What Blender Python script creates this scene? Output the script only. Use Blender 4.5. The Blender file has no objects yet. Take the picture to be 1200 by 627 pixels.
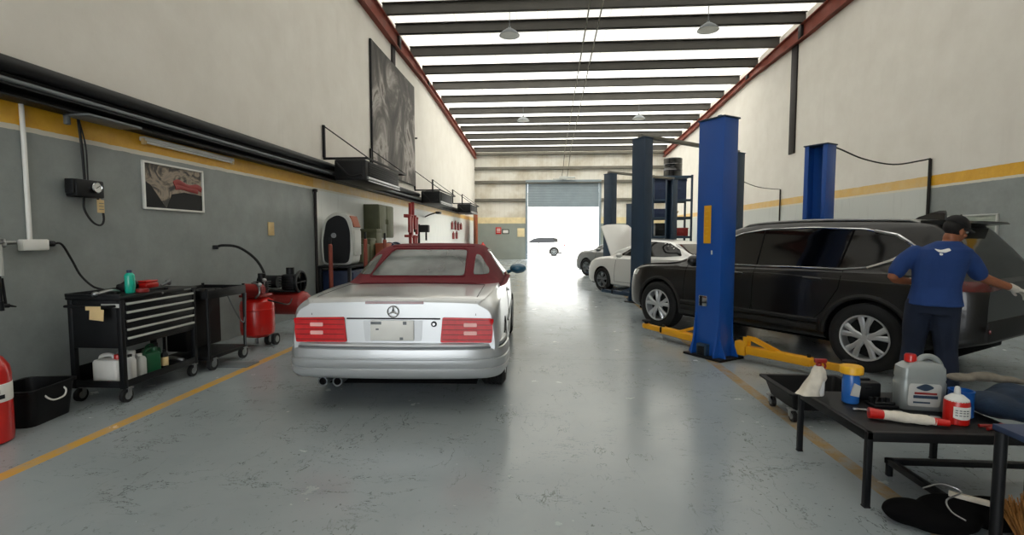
import bpy, bmesh, math, random
from mathutils import Vector, Matrix, Euler
from mathutils.bvhtree import BVHTree
random.seed(7)
PI = math.pi
SC = bpy.context.scene
COL = SC.collection
R = math.radians

# ------------------------------------------------------------------ materials
def lin(h):
    h = h.lstrip('#')
    out = []
    for i in (0, 2, 4):
        c = int(h[i:i+2], 16) / 255
        out.append(c/12.92 if c <= .04045 else ((c+.055)/1.055)**2.4)
    return (*out, 1)

def new_mat(name):
    m = bpy.data.materials.new(name); m.use_nodes = True
    nt = m.node_tree
    return m, nt, nt.nodes['Principled BSDF']

def mat(name, hexc, rough=.5, metal=0, var=.08, scale=6, bump=0, coat=0, dark=None, spec=.5, bscale=None):
    """principled surface whose colour drifts between two tones with a noise texture"""
    m, nt, b = new_mat(name)
    c = lin(hexc)
    tc = nt.nodes.new('ShaderNodeTexCoord')
    no = nt.nodes.new('ShaderNodeTexNoise'); no.inputs['Scale'].default_value = scale
    no.inputs['Detail'].default_value = 4
    nt.links.new(tc.outputs['Object'], no.inputs['Vector'])
    rp = nt.nodes.new('ShaderNodeValToRGB')
    d = lin(dark) if dark else tuple(x*(1-var) for x in c[:3]) + (1,)
    u = c if dark else tuple(min(1, x*(1+var)) for x in c[:3]) + (1,)
    rp.color_ramp.elements[0].color = d; rp.color_ramp.elements[0].position = .3
    rp.color_ramp.elements[1].color = u; rp.color_ramp.elements[1].position = .7
    nt.links.new(no.outputs['Fac'], rp.inputs['Fac'])
    nt.links.new(rp.outputs['Color'], b.inputs['Base Color'])
    b.inputs['Roughness'].default_value = rough
    b.inputs['Metallic'].default_value = metal
    b.inputs['Coat Weight'].default_value = coat
    b.inputs['Coat Roughness'].default_value = .05
    b.inputs['Specular IOR Level'].default_value = spec
    if bump:
        n2 = nt.nodes.new('ShaderNodeTexNoise'); n2.inputs['Scale'].default_value = bscale or scale*12
        nt.links.new(tc.outputs['Object'], n2.inputs['Vector'])
        bp = nt.nodes.new('ShaderNodeBump'); bp.inputs['Strength'].default_value = bump
        bp.inputs['Distance'].default_value = .01
        nt.links.new(n2.outputs['Fac'], bp.inputs['Height'])
        nt.links.new(bp.outputs['Normal'], b.inputs['Normal'])
    return m

class NG:
    """small node-graph helper"""
    def __init__(s, nt): s.nt = nt
    def n(s, t, **kw):
        x = s.nt.nodes.new(t)
        for k, v in kw.items(): setattr(x, k, v)
        return x
    def L(s, a, b): s.nt.links.new(a, b)
    def val(s, sock, v):
        if isinstance(v, bpy.types.NodeSocket): s.L(v, sock)
        else: sock.default_value = v
    def math(s, op, a, b=None, clamp=False):
        x = s.n('ShaderNodeMath', operation=op, use_clamp=clamp)
        s.val(x.inputs[0], a)
        if b is not None: s.val(x.inputs[1], b)
        return x.outputs[0]
    def noise(s, vec, scale, detail=3, rough=.5):
        x = s.n('ShaderNodeTexNoise'); s.L(vec, x.inputs['Vector'])
        x.inputs['Scale'].default_value = scale; x.inputs['Detail'].default_value = detail
        x.inputs['Roughness'].default_value = rough
        return x.outputs['Fac']
    def ramp(s, fac, p0, p1, c0=(0, 0, 0, 1), c1=(1, 1, 1, 1)):
        x = s.n('ShaderNodeValToRGB'); s.L(fac, x.inputs['Fac'])
        e = x.color_ramp.elements
        e[0].position = p0; e[1].position = p1; e[0].color = c0; e[1].color = c1
        return x.outputs['Color']
    def mix(s, fac, a, b):
        x = s.n('ShaderNodeMix', data_type='RGBA')
        s.val(x.inputs['Factor'], fac)
        s.val(x.inputs['A'] if False else x.inputs[6], a); s.val(x.inputs[7], b)
        return x.outputs[2]
    def scaled(s, vec, sc):
        x = s.n('ShaderNodeMapping'); s.L(vec, x.inputs['Vector']); x.inputs['Scale'].default_value = sc
        return x.outputs['Vector']
    def between(s, v, a, b):
        return s.math('MULTIPLY', s.math('GREATER_THAN', v, a), s.math('LESS_THAN', v, b))

def floor_material():
    m, nt, b = new_mat('painted_concrete'); g = NG(nt)
    pos = g.n('ShaderNodeNewGeometry').outputs['Position']
    sep = g.n('ShaderNodeSeparateXYZ'); g.L(pos, sep.inputs[0])
    x, y = sep.outputs['X'], sep.outputs['Y']
    big = g.noise(pos, .7, 4, .6)
    base = g.mix(g.ramp(big, .3, .7), lin('#8d9599'), lin('#9aa2a5'))
    # worn patches and grime
    grime = g.ramp(g.noise(pos, 2.6, 6, .7), .56, .78)
    base = g.mix(g.math('MULTIPLY', grime, .16), base, lin('#6d7372'))
    # fine dark scuffs, stretched in two directions
    def scratch(v, sc, w, keep):
        q = g.math('ABSOLUTE', g.math('SUBTRACT', g.noise(v, sc, 5, .62), .5))
        return g.math('MULTIPLY', g.math('LESS_THAN', q, w), g.ramp(g.noise(pos, keep, 3, .6), .50, .60))
    s1 = scratch(g.scaled(pos, (2.2, .8, 1)), 1.6, .0045, 1.7)
    s2 = scratch(g.scaled(pos, (1, 2.6, 1)), 2.1, .0045, 2.3)
    chips = g.math('MULTIPLY', g.ramp(g.noise(pos, 30, 2, .6), .66, .68), g.ramp(g.noise(pos, 1.1, 3, .6), .45, .6))
    sc = g.math('MAXIMUM', g.math('MAXIMUM', s1, s2), chips)
    base = g.mix(g.math('MULTIPLY', sc, .75), base, lin('#4c5252'))
    # slab joints
    jx = g.math('LESS_THAN', g.math('ABSOLUTE', g.math('SUBTRACT', g.math('FRACT', g.math('DIVIDE', y, 4.0)), .5)), .0014)
    base = g.mix(g.math('MULTIPLY', jx, .5), base, lin('#5b6060'))
    # yellow bay lines
    wear = g.ramp(g.noise(pos, 7, 5, .7), .35, .6)
    l1 = g.math('MULTIPLY', g.between(x, -3.44, -3.33), g.between(y, -5, 24))
    l2 = g.math('MULTIPLY', g.between(x, 1.94, 2.05), g.between(y, -5, 24))
    fade = g.math('SUBTRACT', 1.0, g.math('DIVIDE', g.math('SUBTRACT', y, 2.0, True), 30.0), True)
    m1 = g.math('MULTIPLY', g.math('MULTIPLY', l1, fade), g.math('ADD', g.math('MULTIPLY', wear, .45), .5))
    m2 = g.math('MULTIPLY', g.math('MULTIPLY', l2, fade), g.math('ADD', g.math('MULTIPLY', wear, .55), .25))
    base = g.mix(m1, base, lin('#d9a53a')); base = g.mix(m2, base, lin('#a5813f'))
    g.L(base, b.inputs['Base Color'])
    rg = g.ramp(g.noise(pos, 3.1, 5, .65), .3, .75, (.15, .15, .15, 1), (.30, .30, .30, 1))
    g.L(rg, b.inputs['Roughness'])
    bp = g.n('ShaderNodeBump'); bp.inputs['Strength'].default_value = .12; bp.inputs['Distance'].default_value = .004
    g.L(g.noise(pos, 22, 4, .6), bp.inputs['Height']); g.L(bp.outputs['Normal'], b.inputs['Normal'])
    return m

def wall_material(name, glare_from, glare_hex, glare_wash):
    """cream plaster above, yellow band, white line, grey gloss paint below; the bay beyond `glare_from` is paler, with daylight glare put into its colour"""
    m, nt, b = new_mat(name); g = NG(nt)
    pos = g.n('ShaderNodeNewGeometry').outputs['Position']
    sep = g.n('ShaderNodeSeparateXYZ'); g.L(pos, sep.inputs[0])
    y, z = sep.outputs['Y'], sep.outputs['Z']
    nz = g.noise(pos, 1.6, 5, .6)
    cream = g.mix(g.ramp(nz, .3, .75), lin('#dbd6cd'), lin('#e5e1d9'))
    streak = g.ramp(g.noise(g.scaled(pos, (1, 3, .25)), 2.0, 4, .6), .6, .8)
    cream = g.mix(g.math('MULTIPLY', streak, .18), cream, lin('#c2bcb3'))
    grey = g.mix(g.ramp(g.noise(pos, 2.2, 6, .7), .3, .75), lin('#7d8382'), lin('#929897'))
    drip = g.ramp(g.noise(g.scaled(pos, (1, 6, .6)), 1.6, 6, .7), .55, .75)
    pale = g.mix(g.math('MULTIPLY', drip, .35), lin(glare_hex), lin('#9a9f9d'))  # glare from the far door put into the lower wall colour
    far = g.math('GREATER_THAN', y, glare_from)
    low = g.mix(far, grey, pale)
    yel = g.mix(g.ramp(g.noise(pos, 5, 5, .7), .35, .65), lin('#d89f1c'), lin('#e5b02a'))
    yel = g.mix(g.math('MULTIPLY', far, g.math('ADD', glare_wash, g.math('MULTIPLY', g.ramp(g.noise(pos, 4, 5), .4, .7), .25))), yel, lin('#d9c9a0'))  # band washed out beyond the conduit, glare mixed into the yellow
    edge = g.math('MULTIPLY', g.math('SUBTRACT', g.noise(pos, 9, 4), .5), .02)
    ze = g.math('ADD', z, edge)
    c = g.mix(g.math('GREATER_THAN', ze, 2.42), low, lin('#d8d2c2'))
    c = g.mix(g.math('GREATER_THAN', ze, 2.465), c, yel)
    c = g.mix(g.math('GREATER_THAN', ze, 2.66), c, cream)
    g.L(c, b.inputs['Base Color'])
    r = g.mix(g.math('GREATER_THAN', z, 2.66), (.38, .38, .38, 1), (.75, .75, .75, 1))
    g.L(r, b.inputs['Roughness'])
    bp = g.n('ShaderNodeBump'); bp.inputs['Strength'].default_value = .15; bp.inputs['Distance'].default_value = .01
    g.L(g.noise(pos, 14, 5, .65), bp.inputs['Height']); g.L(bp.outputs['Normal'], b.inputs['Normal'])
    return m

def roof_material():
    """thin pale sheeting that lets daylight through"""
    m, nt, b = new_mat('translucent_sheeting'); g = NG(nt)
    pos = g.n('ShaderNodeNewGeometry').outputs['Position']
    sep = g.n('ShaderNodeSeparateXYZ'); g.L(pos, sep.inputs[0])
    seam = g.math('LESS_THAN', g.math('FRACT', g.math('DIVIDE', sep.outputs['X'], .9)), .035)
    c = g.mix(g.ramp(g.noise(pos, 1.2, 4), .3, .7), lin('#dad6cb'), lin('#e9e6dd'))
    c = g.mix(g.math('MULTIPLY', seam, .6), c, lin('#a9a590'))
    g.L(c, b.inputs['Base Color']); b.inputs['Roughness'].default_value = .8
    t = g.n('ShaderNodeBsdfTranslucent'); g.L(c, t.inputs['Color'])
    mx = g.n('ShaderNodeMixShader')
    # translucency stepped up with depth to shape the light, near end kept dim
    yy = sep.outputs['Y']
    k = g.math('ADD', g.math('MULTIPLY', g.math('GREATER_THAN', yy, 6.4), .10), .10)
    g.L(g.math('ADD', k, g.math('MULTIPLY', g.math('GREATER_THAN', yy, 18.2), .26)), mx.inputs[0])
    g.L(b.outputs[0], mx.inputs[1]); g.L(t.outputs[0], mx.inputs[2])
    g.L(mx.outputs[0], nt.nodes['Material Output'].inputs['Surface'])
    return m

def corrugated(name, hexc, axis='X', pitch=.3, dirt='#b9ae98'):
    m, nt, b = new_mat(name); g = NG(nt)
    pos = g.n('ShaderNodeNewGeometry').outputs['Position']
    sep = g.n('ShaderNodeSeparateXYZ'); g.L(pos, sep.inputs[0])
    fr = g.math('FRACT', g.math('DIVIDE', sep.outputs[axis], pitch))
    rib = g.math('LESS_THAN', fr, .12)
    c = g.mix(g.ramp(g.noise(pos, .9, 5, .6), .4, .75), lin(hexc), lin(dirt))
    c = g.mix(g.math('MULTIPLY', rib, .12), c, lin('#8f8877'))
    g.L(c, b.inputs['Base Color']); b.inputs['Roughness'].default_value = .6
    bp = g.n('ShaderNodeBump'); bp.inputs['Strength'].default_value = .5; bp.inputs['Distance'].default_value = .02
    g.L(rib, bp.inputs['Height']); g.L(bp.outputs['Normal'], b.inputs['Normal'])
    return m

def poster_material(name, cols, scale, stretch=(1, 1, 1), distort=1.5):
    m, nt, b = new_mat(name); g = NG(nt)
    tc = g.n('ShaderNodeTexCoord').outputs['Object']
    v = g.scaled(tc, stretch)
    x = g.n('ShaderNodeTexNoise'); g.L(v, x.inputs['Vector'])
    x.inputs['Scale'].default_value = scale; x.inputs['Detail'].default_value = 6
    x.inputs['Roughness'].default_value = .6; x.inputs['Distortion'].default_value = distort
    rp = g.n('ShaderNodeValToRGB'); g.L(x.outputs['Fac'], rp.inputs['Fac'])
    e = rp.color_ramp.elements
    while len(e) < len(cols): e.new(.5)
    for i, (p, c) in enumerate(cols):
        e[i].position = p; e[i].color = lin(c)
    g.L(rp.outputs['Color'], b.inputs['Base Color']); b.inputs['Roughness'].default_value = .65
    return m

M = {}
def setup_materials():
    M.update(
    black=mat('black_steel', '#0d0f12', .5, 0, .2, spec=.3),
    blackpl=mat('black_plastic', '#0b0c0e', .55, 0, .2, spec=.3),
    blackgl=mat('gloss_black', '#0e1012', .2, 0, .1, coat=.4),
    rubber=mat('tyre_rubber', '#0f1011', .8, 0, .2, 20, .1),
    well=mat('arch_liner', '#060607', .95, 0, .1, spec=.1),
    chrome=mat('chrome', '#d0d2d4', .12, 1, .03),
    steel=mat('bare_steel', '#9a9c9c', .35, .9, .1, 15),
    alu=mat('alloy_rim', '#c4c7c9', .35, .6, .05),
    grey=mat('grey_metal', '#6e7376', .5, .4, .1),
    greylt=mat('light_grey_plastic', '#b8bab6', .5, 0, .06),
    white=mat('white_plastic', '#e4e4df', .4, 0, .04),
    whitedull=mat('milky_plastic', '#cfd0cd', .45, 0, .06),
    red=mat('red_enamel', '#c01a14', .3, 0, .1, coat=.4),
    reddk=mat('dark_red_paint', '#8a1f1c', .45, 0, .15),
    redox=mat('red_oxide_steel', '#8a4030', .6, .1, .15, 3, dark='#743526'),
    blue=mat('lift_blue', '#134c9c', .4, 0, .06, 2, coat=.15),
    bluedk=mat('lift_dark_blue', '#22374c', .5, 0, .12, 3),
    bluedrk=mat('navy_blue_box', '#1e2f50', .5, 0, .15),
    yellow=mat('lift_yellow', '#e0a018', .4, 0, .06, 4),
    yellowbr=mat('yellow_cap', '#e3ac22', .4, 0, .05),
    purlin=mat('purlin_steel', '#4a4844', .6, .3, .12, 2),
    girt=mat('girt_steel', '#77746a', .6, .2, .15, 2),
    stub=mat('dark_brown_steel', '#1d1615', .6, .2, .15),
    silver=mat('silver_car_paint', '#c6c9cb', .28, .5, .03, 2, coat=.8),
    silvlow=mat('silver_lower_trim', '#b4b7b9', .34, .45, .03, 2, coat=.5),
    maroon=mat('maroon_canvas', '#64111d', .9, 0, .12, 9, .25, bscale=220),
    suv=mat('dark_car_paint', '#100f10', .3, .2, .06, 2, coat=.45),
    clad=mat('black_cladding', '#0c0c0d', .65, 0, .1),
    whitecar=mat('white_car_paint', '#cfcfcc', .3, .05, .02, 2, coat=.7),
    farcar=mat('pale_car_paint', '#a8a8a6', .35, 0, .02, 2, coat=.4),
    greycar=mat('grey_car_paint', '#6d7072', .3, .4, .03, 2, coat=.7),
    glass=mat('tinted_glass', '#050607', .06, 0, .1, spec=.38),
    glassgr=mat('clear_vinyl_window', '#59625f', .12, 0, .35, 2.2, dark='#262c2c'),
    lamp=mat('red_lamp_lens', '#c80a14', .2, 0, .12, 30, coat=.15),
    lampdk=mat('dark_red_lens', '#5c1413', .2, 0, .1, coat=.5),
    lampw=mat('pale_lamp_lens', '#f0b6b0', .2, 0, .1),
    head=mat('headlamp_lens', '#c9ced2', .1, .2, .1, coat=.6),
    teal=mat('teal_paint_and_reflection', '#235a76', .3, 0, .1, coat=.6),
    skin=mat('skin', '#8f573a', .55, 0, .08, 12),
    hair=mat('black_hair', '#120e0c', .7, 0, .2, 60, .4),
    shirt=mat('blue_cotton', '#17376f', .9, 0, .1, 7, .15, bscale=60),
    jeans=mat('navy_twill', '#111c30', .9, 0, .12, 8, .15, bscale=70),
    glove=mat('white_glove', '#c9c2b8', .85, 0, .1, 20, .15),
    cap=mat('black_cap_cloth', '#121214', .9, 0, .1, 20, .1),
    wood=mat('brown_board', '#a2583a', .6, 0, .12, 4, dark='#8d4a30'),
    olive=mat('olive_paint', '#55583f', .6, 0, .12),
    green=mat('green_plastic', '#1d5b3b', .35, 0, .08),
    aqua=mat('aqua_plastic', '#1fb197', .25, 0, .06),
    bluejar=mat('blue_plastic', '#2b66b3', .25, 0, .1),
    bluecup=mat('blue_can', '#1556a5', .35, 0, .06),
    cloth=mat('dark_blue_cloth', '#14263a', .95, 0, .3, 9, .3, bscale=40),
    rag=mat('pale_rag', '#cfc8ba', .95, 0, .1, 20, .3, bscale=50),
    card=mat('cardboard', '#a58a62', .85, 0, .1, 14),
    paper=mat('cream_paper', '#d8bd8a', .8, 0, .06),
    greyrag=mat('grey_rag', '#6d675c', .95, 0, .2, 20, .3, bscale=50),
    straw=mat('straw', '#96662f', .8, 0, .3, 40, .3),
    conc=mat('outdoor_concrete', '#d6d3cb', .85, 0, .05, 2),
    outwall=mat('outdoor_white_wall', '#e6e4de', .85, 0, .03, 1),
    partition=mat('grey_partition', '#8c938c', .5, 0, .05, 2),
    shutter=mat('blue_grey_shutter', '#87949c', .5, .1, .06, 2),
    cream=mat('cream_band', '#e0d0a4', .6, 0, .1, 4),
    jug=mat('silver_grey_jug', '#8f9594', .35, .2, .06),
    )

# ------------------------------------------------------------------ mesh builder
def catmull(pts, n=6, closed=False):
    P = [Vector(p) for p in pts]; out = []
    m = len(P)
    rng = range(m) if closed else range(m-1)
    for i in rng:
        p1, p2 = P[i], P[(i+1) % m]
        p0 = P[(i-1) % m] if closed or i > 0 else p1*2-p2
        p3 = P[(i+2) % m] if closed or i < m-2 else p2*2-p1
        for k in range(n):
            t = k/n
            out.append(.5*((2*p1)+(p2-p0)*t+(2*p0-5*p1+4*p2-p3)*t*t+(3*p1-p0-3*p2+p3)*t**3))
    if not closed: out.append(P[-1])
    return out

class MB:
    def __init__(s): s.bm = bmesh.new()
    def add(s, t, mx=None):
        if mx is not None: bmesh.ops.transform(t, matrix=mx, verts=t.verts)
        me = bpy.data.meshes.new('t'); t.to_mesh(me); t.free()
        s.bm.from_mesh(me); bpy.data.meshes.remove(me)
        return s
    def box(s, c, d, bev=0, rot=(0, 0, 0), seg=2):
        t = bmesh.new(); bmesh.ops.create_cube(t, size=1)
        bmesh.ops.scale(t, vec=d, verts=t.verts)
        if bev:
            bmesh.ops.bevel(t, geom=list(t.edges), offset=min(bev, min(d)*.49), segments=seg, affect='EDGES', profile=.5)
        return s.add(t, Matrix.Translation(c) @ Euler(rot).to_matrix().to_4x4())
    def span(s, a, b, bev=0):
        c = [(a[i]+b[i])/2 for i in range(3)]; d = [abs(b[i]-a[i]) for i in range(3)]
        return s.box(c, d, bev)
    def cyl(s, p0, p1, r, r1=None, seg=20):
        p0, p1 = Vector(p0), Vector(p1); v = p1-p0
        t = bmesh.new()
        bmesh.ops.create_cone(t, cap_ends=True, segments=seg, radius1=r, radius2=r if r1 is None else r1, depth=v.length)
        q = v.to_track_quat('Z', 'Y').to_matrix().to_4x4()
        return s.add(t, Matrix.Translation((p0+p1)/2) @ q)
    def sph(s, c, r, seg=16, rot=(0, 0, 0)):
        t = bmesh.new(); bmesh.ops.create_uvsphere(t, u_segments=seg, v_segments=max(8, seg//2+2), radius=1)
        r = (r, r, r) if not hasattr(r, '__len__') else r
        bmesh.ops.scale(t, vec=r, verts=t.verts)
        return s.add(t, Matrix.Translation(c) @ Euler(rot).to_matrix().to_4x4())
    def rings(s, rings, cap0=True, cap1=True, closed=False):
        t = bmesh.new(); V = [[t.verts.new(p) for p in r] for r in rings]
        n = len(V[0]); m = len(V)
        for i in range(m if closed else m-1):
            a, b = V[i], V[(i+1) % m]
            for j in range(n):
                k = (j+1) % n
                try: t.faces.new((a[j], a[k], b[k], b[j]))
                except ValueError: pass
        if not closed:
            if cap0: t.faces.new(V[0][::-1])
            if cap1: t.faces.new(V[-1])
        bmesh.ops.recalc_face_normals(t, faces=t.faces)
        return s.add(t)
    def tube(s, pts, r, seg=8, smooth=0, closed=False, flat=None):
        P = [Vector(p) for p in pts]
        if smooth: P = catmull(P, smooth, closed)
        rs = []
        n = len(P); up = None
        for i in range(n):
            a = P[(i-1) % n] if closed or i > 0 else P[i]
            b = P[(i+1) % n] if closed or i < n-1 else P[i]
            t = (b-a).normalized()
            if up is None:
                up = Vector((0, 0, 1)) if abs(t.z) < .9 else Vector((1, 0, 0))
            u = (up - t*up.dot(t)).normalized(); w = t.cross(u); up = u
            rr = r[i*len(r)//n] if hasattr(r, '__len__') else r
            ru, rw = (rr, rr) if flat is None else (rr*flat[0], rr*flat[1])
            rs.append([P[i]+u*math.cos(2*PI*k/seg)*ru+w*math.sin(2*PI*k/seg)*rw for k in range(seg)])
        return s.rings(rs, closed=closed)
    def lathe(s, prof, c=(0, 0, 0), seg=28, rot=(0, 0, 0)):
        mx = Matrix.Translation(c) @ Euler(rot).to_matrix().to_4x4()
        t = bmesh.new(); V = []
        for r, z in prof:
            V.append([t.verts.new(mx @ Vector((max(r, 1e-4)*math.cos(2*PI*k/seg), max(r, 1e-4)*math.sin(2*PI*k/seg), z))) for k in range(seg)])
        for i in range(len(V)-1):
            for j in range(seg):
                k = (j+1) % seg
                t.faces.new((V[i][j], V[i][k], V[i+1][k], V[i+1][j]))
        t.faces.new(V[0][::-1]); t.faces.new(V[-1])
        bmesh.ops.recalc_face_normals(t, faces=t.faces)
        return s.add(t)
    def prism(s, poly, a, b, plane='xz', bev=0):
        """polygon in a plane, extruded between a and b on the remaining axis"""
        f = {'xz': lambda u, v, w: (u, w, v), 'yz': lambda u, v, w: (w, u, v), 'xy': lambda u, v, w: (u, v, w)}[plane]
        t = bmesh.new()
        A = [t.verts.new(f(u, v, a)) for u, v in poly]; B = [t.verts.new(f(u, v, b)) for u, v in poly]
        n = len(poly)
        for j in range(n): t.faces.new((A[j], A[(j+1) % n], B[(j+1) % n], B[j]))
        t.faces.new(A[::-1]); t.faces.new(B)
        bmesh.ops.recalc_face_normals(t, faces=t.faces)
        if bev: bmesh.ops.bevel(t, geom=list(t.edges), offset=bev, segments=2, affect='EDGES', profile=.5)
        return s.add(t)
    def build(s, name, m, parent=None, loc=(0, 0, 0), rz=0, angle=38, mods=None):
        me = bpy.data.meshes.new(name); s.bm.to_mesh(me); s.bm.free()
        me.materials.append(m)
        for p in me.polygons: p.use_smooth = True
        me.set_sharp_from_angle(angle=R(angle))
        o = bpy.data.objects.new(name, me); COL.objects.link(o)
        o.location = loc; o.rotation_euler = (0, 0, rz)
        if parent: o.parent = parent
        return o

def tag(o, label, cat, group=None, kind=None):
    o['label'] = label; o['category'] = cat
    if group: o['group'] = group
    if kind: o['kind'] = kind
    return o
def thing(name, label, cat, loc=(0, 0, 0), rz=0, group=None):
    o = bpy.data.objects.new(name, None); COL.objects.link(o)
    o.empty_display_size = .1
    o.location = loc; o.rotation_euler = (0, 0, rz)
    return tag(o, label, cat, group)
def struct(mb, name, m, label=None, cat=None, **k):
    o = mb.build(name, m, **k); o['kind'] = 'structure'
    if label: o['label'] = label
    if cat: o['category'] = cat
    return o
def dup(root, loc, rz=None, label=None, group=None):
    r = root.copy(); COL.objects.link(r); r.location = loc
    if rz is not None: r.rotation_euler = (0, 0, rz)
    if label: r['label'] = label
    if group: r['group'] = group
    for ch in list(root.children):
        c = ch.copy(); COL.objects.link(c); c.parent = r
        for gch in list(ch.children):
            d = gch.copy(); COL.objects.link(d); d.parent = c
    return r
def triangulate(o):
    b = bmesh.new(); b.from_mesh(o.data); bmesh.ops.triangulate(b, faces=b.faces[:]); b.to_mesh(o.data); b.free()
def bake(o, mods):
    """apply modifiers described as (type, dict) and keep the result as plain mesh"""
    for t, kw in mods:
        md = o.modifiers.new(t, t)
        for k, v in kw.items(): setattr(md, k, v)
    bpy.context.view_layer.update()
    dg = bpy.context.evaluated_depsgraph_get()
    me = bpy.data.meshes.new_from_object(o.evaluated_get(dg), depsgraph=dg)
    old = o.data; o.modifiers.clear(); o.data = me; me.name = old.name
    bpy.data.meshes.remove(old)
    return o

# ------------------------------------------------------------------ the hall
XL, XR, YF, YB = -4.6, 7.4, 32.0, -5.0
def roof_z(y): return 7.62-.05*(y-14)          # underside of the purlins
def build_room():
    struct(MB().span((XL-.3, YB-.3, -.2), (XR+.3, YF+.2, 0)), 'floor', floor_material(), 'grey-blue painted workshop floor with worn yellow bay lines', 'floor')
    def wall(x0, x1, name, m, lab):
        t = MB()
        t.prism([(YB-.3, 0), (YF+.2, 0), (YF+.2, roof_z(YF)+.42), (YB-.3, roof_z(YB)+.42)], x0, x1, 'yz')
        return struct(t, name, m, lab, 'wall')
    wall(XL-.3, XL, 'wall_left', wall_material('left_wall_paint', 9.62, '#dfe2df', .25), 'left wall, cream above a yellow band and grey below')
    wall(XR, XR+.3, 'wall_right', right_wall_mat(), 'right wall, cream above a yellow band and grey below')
    # far wall of ribbed sheeting with the door opening
    t = MB()
    t.span((XL, YF, 2.69), (-1.21, YF+.2, 7.2)); t.span((3.35, YF, 0), (XR, YF+.2, 7.2)); t.span((-1.21, YF, 4.96), (3.35, YF+.2, 7.2))
    struct(t, 'wall_far', corrugated('far_sheeting', '#e0ddd4'), 'far end wall of cream ribbed sheeting', 'wall')
    t = MB(); t.span((XL, YF-.02, 0), (-1.21, YF+.2, 2.30))
    struct(t, 'wall_far_lower', M['partition'], 'grey lower panel left of the far doorway', 'wall')
    t = MB(); t.span((XL, YF-.03, 2.30), (-1.21, YF+.2, 2.69))
    struct(t, 'trim_1', M['cream'], 'yellow band above the grey panel at the far end', 'trim')
    t = MB(); t.span((3.35, YF-.03, 2.30), (XR, YF, 2.69))
    struct(t, 'trim_2', M['cream'], 'yellow band right of the far doorway', 'trim')
    t = MB(); t.span((3.35, YF-.02, 0), (XR, YF, 2.30))
    struct(t, 'wall_far_right', M['partition'], 'grey lower panel right of the far doorway', 'wall')
    for i, z in enumerate((6.72, 5.8, 4.93, 3.78)):
        for a, b in (((XL, 7.35),) if z > 4.9 else ((XL, -1.3), (3.45, 7.35))):
            t = MB(); t.span((a, YF-.16, z-.09), (b, YF-.001, z-.07)); t.span((a, YF-.02, z-.09), (b, YF-.001, z+.11)); t.span((a, YF-.16, z-.09), (b, YF-.14, z-.03))
            struct(t, 'wall_girt', M['girt'], 'grey steel girt across the far wall', 'girt')
    # door: half-raised shutter with frame
    t = MB()
    for k in range(10):
        z = 3.34+k*.16; t.box((1.07, YF+.02, z+.08), (4.5, .05, .159), .003)
    sh = struct(t, 'door_1', M['shutter'], 'blue-grey shutter rolled half way up over the far doorway', 'door')
    t = MB(); t.span((-1.33, YF-.06, 0), (-1.19, YF+.08, 4.96), .01); t.span((3.33, YF-.06, 0), (3.47, YF+.08, 4.96), .01); t.span((-1.33, YF-.06, 4.9), (3.47, YF+.08, 5.06), .01)
    t.build('door_frame', M['shutter'], sh)
    # unseen wall behind the camera, opening shaped to light the left side
    t = MB()
    t.span((XL, YB-.3, 0), (-4.2, YB, 8.9)); t.span((.4, YB-.3, 0), (XR, YB, 8.9)); t.span((-4.2, YB-.3, 4.6), (.4, YB, 8.9))
    struct(t, 'wall_back', M['outwall'], 'unseen wall behind the viewer, its opening shaped for the light', 'wall')
    # roof sheeting
    t = MB(); z0, z1 = roof_z(YB)+.30, roof_z(YF)+.30
    q = bmesh.new(); vs = [q.verts.new(p) for p in ((XL-.3, YB-.3, z0), (XR+.3, YB-.3, z0), (XR+.3, YF+.2, z1), (XL-.3, YF+.2, z1))]
    q.faces.new(vs[::-1]); t.add(q)
    struct(t, 'ceiling', roof_material(), 'pale roof sheeting letting daylight through', 'ceiling')
    ys = [13.9, 15.1, 16.7, 18.3, 19.95, 21.6, 23.3, 24.9, 26.4, 28.0, 29.6, 31.3]
    ys = [12.4-1.7*k for k in range(10, -1, -1)] + ys
    for y in ys:
        z = roof_z(y); t = MB()
        t.span((XL+.05, y-.012, z), (XR-.05, y+.012, z+.29)); t.span((XL+.05, y-.012, z), (XR-.05, y+.10, z+.018)); t.span((XL+.05, y-.10, z+.27), (XR-.05, y+.012, z+.288))
        t.span((XL+.05, y+.085, z), (XR-.05, y+.10, z+.045))
        struct(t, 'roof_purlin', M['purlin'], 'dark steel purlin across the roof', 'purlin')
    # red-oxide edge beams along both walls
    for sx, x in ((1, XL), (-1, XR)):
        t = MB(); xi = x+sx*.16
        yy = [YB, 14.9, 19.0, YF-.05]
        bot = [7.62, 7.14, 7.14, 6.42]
        for i in range(3):
            a, b = yy[i], yy[i+1]; za, zb = bot[i], bot[i+1]; ta, tb = roof_z(a)-.005, roof_z(b)-.005
            t.prism([(a, za), (b, zb), (b, tb), (a, ta)], x+sx*.05, x+sx*.09, 'yz')
            t.prism([(a, za), (b, zb), (b, zb+.03), (a, za+.03)], x+sx*.002, xi, 'yz')
            t.prism([(a, ta-.03), (b, tb-.03), (b, tb), (a, ta)], x+sx*.002, xi, 'yz')
        struct(t, 'roof_beam', M['redox'], ('left' if sx > 0 else 'right')+' red-oxide roof beam above the wall', 'beam')
        for y in (15.2, 19.0):
            t = MB(); t.span((x+sx*.03, y-.08, 7.16), (x+sx*.17, y+.08, roof_z(y)-.03), .005)
            struct(t, 'beam_stiffener', M['stub'], 'dark splice plate on the red-oxide beam', 'plate')
    t = MB(); t.span((XL, 14.75, 6.55), (XL+.05, 15.05, 7.14), .005)
    struct(t, 'wall_stanchion', M['stub'], 'short dark steel stanchion above the poster', 'column')
    t = MB(); t.span((XR-.05, 15.55, 3.97), (XR, 15.88, 7.14), .005)
    struct(t, 'wall_stanchion', M['stub'], 'long dark steel stanchion high on the right wall', 'column')
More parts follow.
